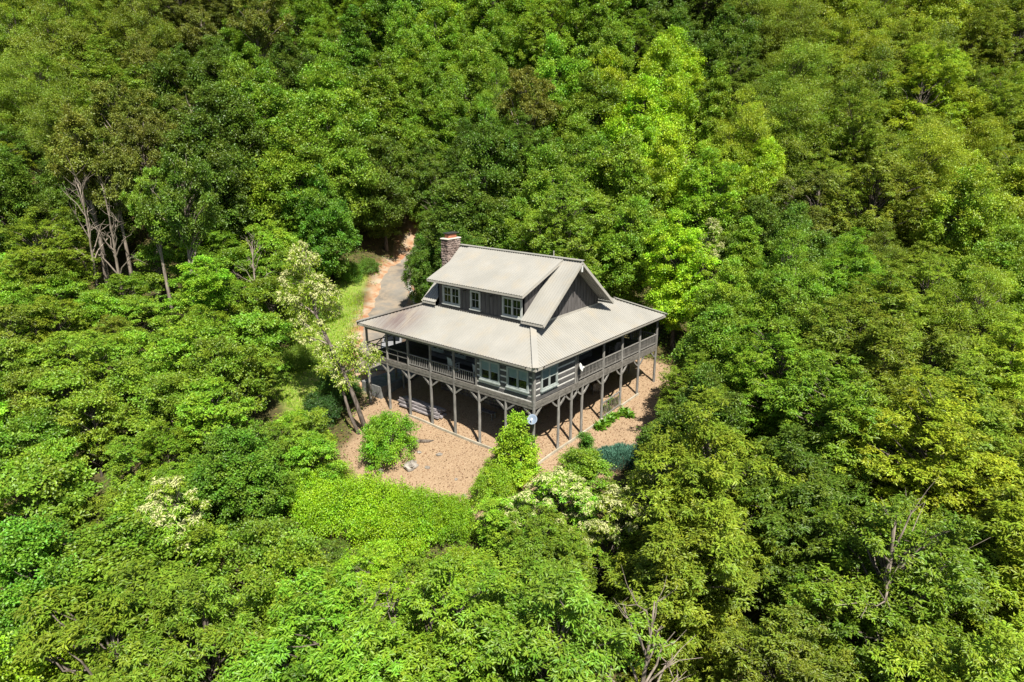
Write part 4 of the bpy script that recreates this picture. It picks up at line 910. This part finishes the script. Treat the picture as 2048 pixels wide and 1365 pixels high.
for u, v in cand:
    x, y = xy(u, v); dmin = 3.3 if (v < -9 and 33 < u < 68) else 4.3 if u < 38 else 4.6 if u < 70 else 5.3 if u < 95 else 6.0
    if any((x-a)**2 + (y-b)**2 < (dmin if c > 2.2 else dmin*.7)**2 for a, b, c in pts): continue
    if -2.5 < x < 19.5 and -2.5 < y < 19 : continue
    ax = np.array([x]); ay = np.array([y])
    if drv_dist(ax, ay)[0] < 3.6 or poly_dist(ax, ay, GRASS)[0] < .3 or poly_dist(ax, ay, YARD)[0] < 1.0: continue
    z = gz1(x, y); left = (v < -9 and 33 < u < 68) or (v < -13 and 27 < u < 68)
    H = rt.uniform(13, 20) if u > 70 else rt.uniform(9.5, 13) if u > 40 else rt.uniform(9.5, 12.5)
    if left: H = rt.uniform(4.0, 7.8)
    sh = np.linspace(0, .65*H, 8)
    if u < 100 and x < 30 and (drv_dist(x + SDIR[0]*sh, y + SDIR[1]*sh) < 3.8).any(): continue
    if u < 70 and (poly_dist(x + SDIR[0]*sh, y + SDIR[1]*sh, GRASS) < -.5).any(): continue
    px_, py_, dz = proj((x, y, z + H*.7)); c = gridc(px_, py_); key = rt.choice(SP[c])
    if u < 45 and key.startswith(('poplar','locust','tall')): key = rt.choice(['oak_a','oak_b','oak_c','maple_b'])
    if left: key = rt.choice(['under_a','under_b','under_c','under_b','under_a']); c = rt.choice('gosgyosg' if c in 'edl' else c + 'gs')
    if u < 34 and v > -8 and rt.random() < .7: key = rt.choice(['oak_a','oak_b','oak_c'])
    ok = False
    while H > 3.2:
        Rr = PRO[key]['R'] * (H / PRO[key]['H'])**.8 * rt.uniform(.95, 1.15)
        if not blocked(x, y, z, H, Rr): ok = True; break
        H *= .86
    if not ok: continue
    if H < 6.5 and not key.startswith('under'): key = rt.choice(['under_a','under_b','under_c'] if u < 60 else ['under_a','under_c']); Rr = PRO[key]['R'] * (H / PRO[key]['H'])**.8
    tx, ty, td = proj((x, y, z + H))
    bx, by, bd_ = proj((x, y, z + .35*H))
    if ty > 1420 or by < -40 or px_ < -Rr*FPX/dz or px_ > 2048 + Rr*FPX/dz: continue
    pts.append((x, y, Rr)); put(KIND[key][0], key, x, y, H, Rr, COL[c][0], COL[c][1] + ' ' + KIND[key][1])
print('TREES', len(TREES))

# ------------------------------------------------------------------ leaning tree with two trunks and cream blossom, left of the deck
bx, by = ground_at(735, 866); zb = gz1(bx, by)
lt = thing('leaning_tree', 'leaning two-trunked tree with cream blossom in front of the deck end', 'tree', (bx, by, zb))
O = np.array([bx, by, zb]); 
def rel(px_, py_, d): return at(px_, py_, d) - O
d0 = proj(O)[2]
tk = [(0,0,-.3), rel(712,805,d0-.1), rel(688,745,d0-.3), rel(660,690,d0-.3), rel(632,630,d0-.2), rel(618,570,d0), rel(612,520,d0)]
MB().tube(tk, [.21,.17,.15,.13,.10,.06,.03], 8).build('trunk', M['bark'], lt, smooth=True)
tk2 = [(-.45,.35,-.3), rel(700,830,d0), rel(685,780,d0+.2), rel(672,735,d0+.3), rel(655,680,d0+.6)]
MB().tube(tk2, [.16,.12,.105,.09,.05], 8).build('trunk', M['bark'], lt, smooth=True)
r = np.random.default_rng(5); blobs = [(605,520,.95),(592,560,1.0),(630,575,1.1),(655,590,.95),(580,595,.95),(615,610,1.0),(662,620,.8),(595,640,.6),(625,520,.7),(690,705,1.0),(715,690,.9),(722,730,.9),(660,735,.9),(690,760,.8),(645,700,.7),(735,712,.7),(640,655,.6),(605,675,.7),(600,500,.6)]
P=[];A=[];N_=[];LV=[];FP=[]
mb = MB()
for px_, py_, rr in blobs:
    c = rel(px_ + r.normal(0,4), py_, d0 + r.normal(0,.5)); n = int(750*rr*rr); k = rdir(r, 9)*rr*.75*np.array([1,1,.75]) + c; i = r.integers(0, 9, n); p = k[i] + r.normal(0,.26*rr,(n,3))
    P.append(p); A.append(unit(p - c + np.array([0,0,-.35]) + r.normal(0,.4,(n,3)))); N_.append(unit(np.array([0,0,.8]) + r.normal(0,.4,(n,3)))); LV.append(np.stack([r.uniform(.2,.9,n), r.uniform(.1,1,n), np.zeros(n)],1))
    m = int(46*rr*rr) if py_ < 625 else 14; fp = c + rdir(r, m)*rr*np.array([1,1,.8]) + np.array([0,0,.12]); FP.append(fp)
    j = int(np.argmin([np.linalg.norm(np.array(q) - c) + (2.0 if q[2] > c[2] else 0) for q in tk])); q = np.array(tk[j]); bo = MB().tube([q, (q+c)/2 + r.normal(0,.15,3), c], [.06,.04,.015], 5, cap=False).build('branch', M['palebark'], lt)
    for _ in range(4): e = c + rdir(r,1)[0]*rr*.8; MB().tube([(q+c)/2, (c+e)/2 + r.normal(0,.1,3), e], [.03,.02,.008], 4, cap=False).build('twig', M['palebark'], bo)
P, A, N_, LV = map(np.concatenate, (P, A, N_, LV)); n = len(P)
cr = link('crown', leaf_mesh('crown', P, A, N_, .2*r.uniform(.7,1.3,n), .075*r.uniform(.8,1.2,n), LV, [M['leaf']]), lt); cr.color = (.22,.34,.025,1)
FP = np.concatenate(FP); q = 14; n = len(FP)*q; ti = np.repeat(np.arange(len(FP)), q); ang = r.uniform(0,6.28,n)
link('blossom', leaf_mesh('blossom', FP[ti] + r.normal(0,.06,(n,3)), np.stack([np.cos(ang),np.sin(ang),-.4+r.normal(0,.3,n)],1), unit(np.array([0,0,1.]) + r.normal(0,.4,(n,3))), r.uniform(.13,.30,n), r.uniform(.04,.085,n), np.stack([r.uniform(.3,.95,n), r.uniform(.2,.8,n), np.zeros(n)],1), [M['flower']]), lt)

# ------------------------------------------------------------------ shrubs and garden plants
def shrub(px_, base, H, Rr, key, c, label, name='shrub', cat='shrub', group=None):
    x, y = ground_at(px_, base); return put(name, key, x, y, H, Rr, c, '', cat, group, label=label)
LIME = (.205,.385,.013); SHR = (.14,.31,.018)
shrub(778, 915, 3.3, 2.15, 'bush_a', SHR, 'big round green shrub in the yard in front of the deck posts')
shrub(1030, 958, 4.3, 1.85, 'cone', (.24,.41,.02), 'yellow-green cone-shaped shrub in front of the near corner post')
shrub(985, 1008, 2.6, 1.5, 'bush_a', (.19,.34,.018), 'rounded green shrub at the right edge of the open yard')
shrub(1170, 955, 3.1, 1.25, 'cone', (.09,.21,.022), 'small dark green upright shrub on the right-hand yard')
for i, (a, b, h, rr, lab) in enumerate([(770,1045,2.7,2.7,'bright lime shrub spreading below the yard, the largest of its bank'),(850,1065,2.6,2.2,'bright lime shrub of the bank below the yard tip, second from right'),(905,1065,2.1,1.5,'bright lime shrub nearest the bottom tip of the yard'),(690,1050,2.6,2.4,'bright lime shrub at the left of the bank below the yard'),(635,1020,2.4,2.2,'yellowish lime shrub at the left end above the lime bank'),(800,1100,2.6,2.4,'bright lime shrub lowest in the bank below the yard'),(660,990,2.2,1.5,'small reddish-green shrub left of the yard below the round shrub')]):
    shrub(a, b, h, rr, 'bush_b', LIME if i < 6 else (.20,.27,.02), lab, group='lime shrubs below the yard')
shrub(680, 800, 2.6, 1.8, 'bush_a', (.06,.15,.02), 'dark green shrub behind the leaning trunks left of the deck')
shrub(640, 850, 2.4, 1.8, 'bush_a', (.045,.11,.02), 'dark green shrub on the slope left of the leaning tree')
shrub(600, 735, 2.0, 1.6, 'bush_b', (.12,.22,.02), 'light green shrub above the grassy gap left of the house')
shrub(650, 640, 2.2, 1.6, 'bush_b', (.14,.26,.02), 'light green shrub on the grass below the driveway bend')
shrub(700, 560, 2.0, 1.7, 'bush_b', (.12,.25,.02), 'leafy green shrub on the bank beside the driveway bend')
shrub(738, 545, 1.6, 1.3, 'bush_b', (.11,.24,.02), 'low bright shrub at the upper edge of the driveway bend')
shrub(862, 590, 2.4, 1.4, 'bush_a', (.05,.12,.018), 'dark shrub behind the white stones beside the driveway')
# hosta row
def rosette(n, L_, Wd, up, seed, mtl, col_):
    r = np.random.default_rng(seed); ang = r.uniform(0,6.28,n); el = r.uniform(*up, n); A = np.stack([np.cos(ang)*np.cos(el), np.sin(ang)*np.cos(el), np.sin(el)],1); P = r.normal(0,.05,(n,3))*np.array([1,1,.3]) + A*r.uniform(0,.35,(n,1))*L_; P[:,2] = np.abs(P[:,2])
    return leaf_mesh('leaves', P, A, unit(np.array([0,0,1.])+r.normal(0,.25,(n,3))), L_*r.uniform(.7,1.2,n), Wd*r.uniform(.8,1.2,n), np.stack([r.uniform(.2,.9,n), r.uniform(0,1,n), np.zeros(n)],1), [mtl], droop=.16)
ROS = rosette(70, .48, .22, (.1,1.1), 3, M['leaf'], 0)
hp = [(1200,858),(1209,850),(1219,845),(1228,838),(1238,833),(1248,827),(1256,836),(1213,822),(1228,810)]
on_ = ['first','second','third','fourth','fifth','sixth','seventh']
for i, (a, b) in enumerate(hp):
    x, y = ground_at(a, b); t = thing('leafy_plant', f'bright leafy plant {on_[i]} from the near end of the row beside the post line' if i < 7 else ['leafy plant growing against the twig screen, nearer end','leafy plant growing against the twig screen, far end'][i-7], 'plant', (x, y, gz1(x,y)), 0, 'leafy plants beside the posts')
    l_ = link('leaves', ROS, t); l_.color = (.11,.25,.02,1); l_.rotation_euler = (0,0,i*1.3); s_ = random.uniform(.8,1.25); l_.scale = (s_, s_, s_)
    MB().tube([(0,0,-.05),(0,0,.15)], [.02,.015], 5).build('stem', M['bark'], t)
# blue-green juniper
x, y = ground_at(1243, 925); t = thing('blue_juniper', 'low blue-green feathery shrub at the lower right of the yard', 'shrub', (x, y, gz1(x,y)))
r = np.random.default_rng(9); n = 9000; a = r.uniform(0,6.28,n); q = np.sqrt(r.uniform(0,1,n)); P = np.stack([q*np.cos(a)*2.3, q*np.sin(a)*1.4, .9*np.sqrt(np.clip(1-q*q,0,1))*r.uniform(.5,1.05,n)],1); rot = -.7
P[:,:2] = np.stack([P[:,0]*math.cos(rot)-P[:,1]*math.sin(rot), P[:,0]*math.sin(rot)+P[:,1]*math.cos(rot)],1); P[:,2] *= 1 + .25*np.sin(P[:,0]*4)*np.sin(P[:,1]*4)
A = unit(P*np.array([.35,.35,.4]) + np.array([0,0,.8]) + r.normal(0,.35,(n,3)))
c = link('foliage', leaf_mesh('foliage', P, A, rdir(r,n), r.uniform(.16,.34,n), np.full(n,.035), np.stack([r.uniform(.2,.9,n), r.uniform(.3,.6,n), np.zeros(n)],1), [M['leaf']]), t); c.color = (.10,.23,.16,1)
MB().tube([(0,0,-.1),(0,0,.5)], [.06,.03], 6).build('stem', M['bark'], t)

# ------------------------------------------------------------------ ground cover nobody could count
def scatter_pts(n, seed, umin=12, umax=130):
    r = np.random.default_rng(seed); u = umin + (umax-umin)*r.uniform(0,1,n)**.7; v = r.uniform(-1,1,n)*(.8*u+4); x, y = xy(u, v); return x, y, r
x, y, r = scatter_pts(26000, 31)
keep = (poly_dist(x, y, YARD) > -.35) & (drv_dist(x, y) > 2.6) & (poly_dist(x, y, GRASS) > -.2) & (np.sin(x*.45+1.7*np.sin(y*.3)) + np.sin(y*.5) + r.normal(0,.6,len(x)) > -.1)
x, y = x[keep][:9000], y[keep][:9000]; z = gz(x, y); k = 14; n = len(x)*k; i = np.repeat(np.arange(len(x)), k); hgt = r.uniform(.15,1.1,len(x))
P = np.stack([x, y, z],1)[i] + np.stack([r.normal(0,.33,n), r.normal(0,.33,n), hgt[i]*r.uniform(.1,1,n)],1)
tag_c = r.uniform(0,1,len(x))
us_ = link('undergrowth', leaf_mesh('undergrowth', P, unit(r.normal(0,1,(n,3))*np.array([1,1,.3])), unit(np.array([0,0,.9])+r.normal(0,.4,(n,3))), r.uniform(.14,.30,n), r.uniform(.09,.15,n), np.stack([.4*tag_c[i]+.6*r.uniform(0,1,n), tag_c[i], np.zeros(n)],1), [M['leaf']])); us_.color = (.12,.22,.02,1)
tag(us_, 'low green undergrowth covering the forest floor', 'undergrowth', kind='stuff')
r = np.random.default_rng(41); N0 = 60000; x = r.uniform(-6,27,N0); y = r.uniform(18,46,N0); gd_ = poly_dist(x, y, GRASS)
keep = (gd_ < .4) & (np.sin(x*1.1)+np.sin(y*1.3+x*.4) + r.normal(0,.7,N0) > -.9) & (drv_dist(x, y) > 2.3); x, y = x[keep], y[keep]; z = gz(x, y); n = len(x); P = np.stack([x,y,z],1)
go = link('grass', leaf_mesh('grass', P, unit(np.array([0,0,1.])+r.normal(0,.4,(n,3))), rdir(r,n), r.uniform(.12,.38,n), r.uniform(.02,.05,n), np.stack([r.uniform(.2,.9,n), r.uniform(0,1,n), np.zeros(n)],1), [M['leaf']])); go.color = (.24,.40,.02,1)
tag(go, 'bright grass on the bank between driveway and wood', 'grass', kind='stuff')
x = r.uniform(-8,21,9000); y = r.uniform(-5,16,9000); keep = (poly_dist(x, y, YARD) < .3); x, y = x[keep], y[keep]; z = gz(x, y) + .05; n = len(x); P = np.stack([x,y,z],1)
tag(link('leaf_litter', leaf_mesh('leaf_litter', P, unit(r.normal(0,1,(n,3))*np.array([1,1,.15])), unit(np.array([0,0,1.])+r.normal(0,.35,(n,3))), r.uniform(.06,.16,n), r.uniform(.03,.07,n), np.stack([r.uniform(0,1,n), r.uniform(0,1,n), np.zeros(n)],1), [M['litter']])), 'scattered dry brown leaves on the yard mulch', 'leaf litter', kind='stuff')

r = np.random.default_rng(51); nc = 1800; u = r.uniform(126, 190, nc); v = r.uniform(-1,1,nc)*(.8*u+8); x, y = xy(u, v); z = gz(x, y) + r.uniform(7,16,nc); k = 70; n = nc*k; i = np.repeat(np.arange(nc), k); d_ = rdir(r, n); d_[:,2] = np.abs(d_[:,2])*.9
P = np.stack([x,y,z],1)[i] + d_*r.uniform(1.5,3.6,(n,1)); hv = r.uniform(0,1,nc)
fw_ = link('far_wood', leaf_mesh('far_wood', P, unit(d_ + r.normal(0,.6,(n,3))), unit(d_*.5 + np.array([0,0,.7]) + r.normal(0,.4,(n,3))), r.uniform(.5,1.0,n), r.uniform(.35,.6,n), np.stack([.5*hv[i]+.5*r.uniform(0,1,n), hv[i], np.zeros(n)],1), [M['leaf']])); fw_.color = (.13,.19,.022,1)
tag(fw_, 'far mass of treetops on the ridge behind the wood', 'woodland', kind='stuff')
# ------------------------------------------------------------------ labels that tell the trees apart
def where(px_, py_):
    colm = 'at far left' if px_ < 200 else 'left of the driveway' if px_ < 520 else 'above the driveway bend' if px_ < 850 else 'above the roof' if px_ < 1240 else 'right of the gable' if px_ < 1560 else 'towards the right edge' if px_ < 1850 else 'at the far right'
    if py_ > 700: colm = 'at the far left' if px_ < 200 else 'left of the yard' if px_ < 560 else 'below the yard' if px_ < 1100 else 'right of the yard' if px_ < 1500 else 'towards the right edge' if px_ < 1850 else 'at the far right'
    row = 'along the top edge' if py_ < 90 else 'high up' if py_ < 230 else 'mid-slope' if py_ < 380 else 'on the lower slope' if py_ < 520 else 'level with the roof' if py_ < 700 else 'level with the posts' if py_ < 900 else 'in the foreground' if py_ < 1120 else 'along the bottom edge'
    return row + ' ' + colm
grp = {}
for t in TREES:
    if t['label']: continue
    px_, py_, dz = proj((t['x'], t['y'], t['z'] + t['H']*.75)); t['px'] = px_; t['py'] = py_; grp.setdefault((t['desc'], where(px_, py_)), []).append(t)
ORD = ['leftmost','second from left','third from left','fourth from left','fifth from left','sixth from left','seventh from left','eighth from left','ninth from left'] + [k + ' from left' for k in ('tenth','eleventh','twelfth','thirteenth','fourteenth','fifteenth','sixteenth')]
for (dsc, wh), ts in grp.items():
    ts.sort(key=lambda t: t['px'])
    for i, t in enumerate(ts):
        if len(ts) == 1: t['o']['label'] = f'{dsc} {wh}'
        else: t['o']['label'] = f'{dsc} {wh}, ' + ('rightmost' if i == len(ts)-1 else ORD[i])
        t['o']['category'] = 'tree'; t['o']['group'] = t['desc'] + 's of the wood'
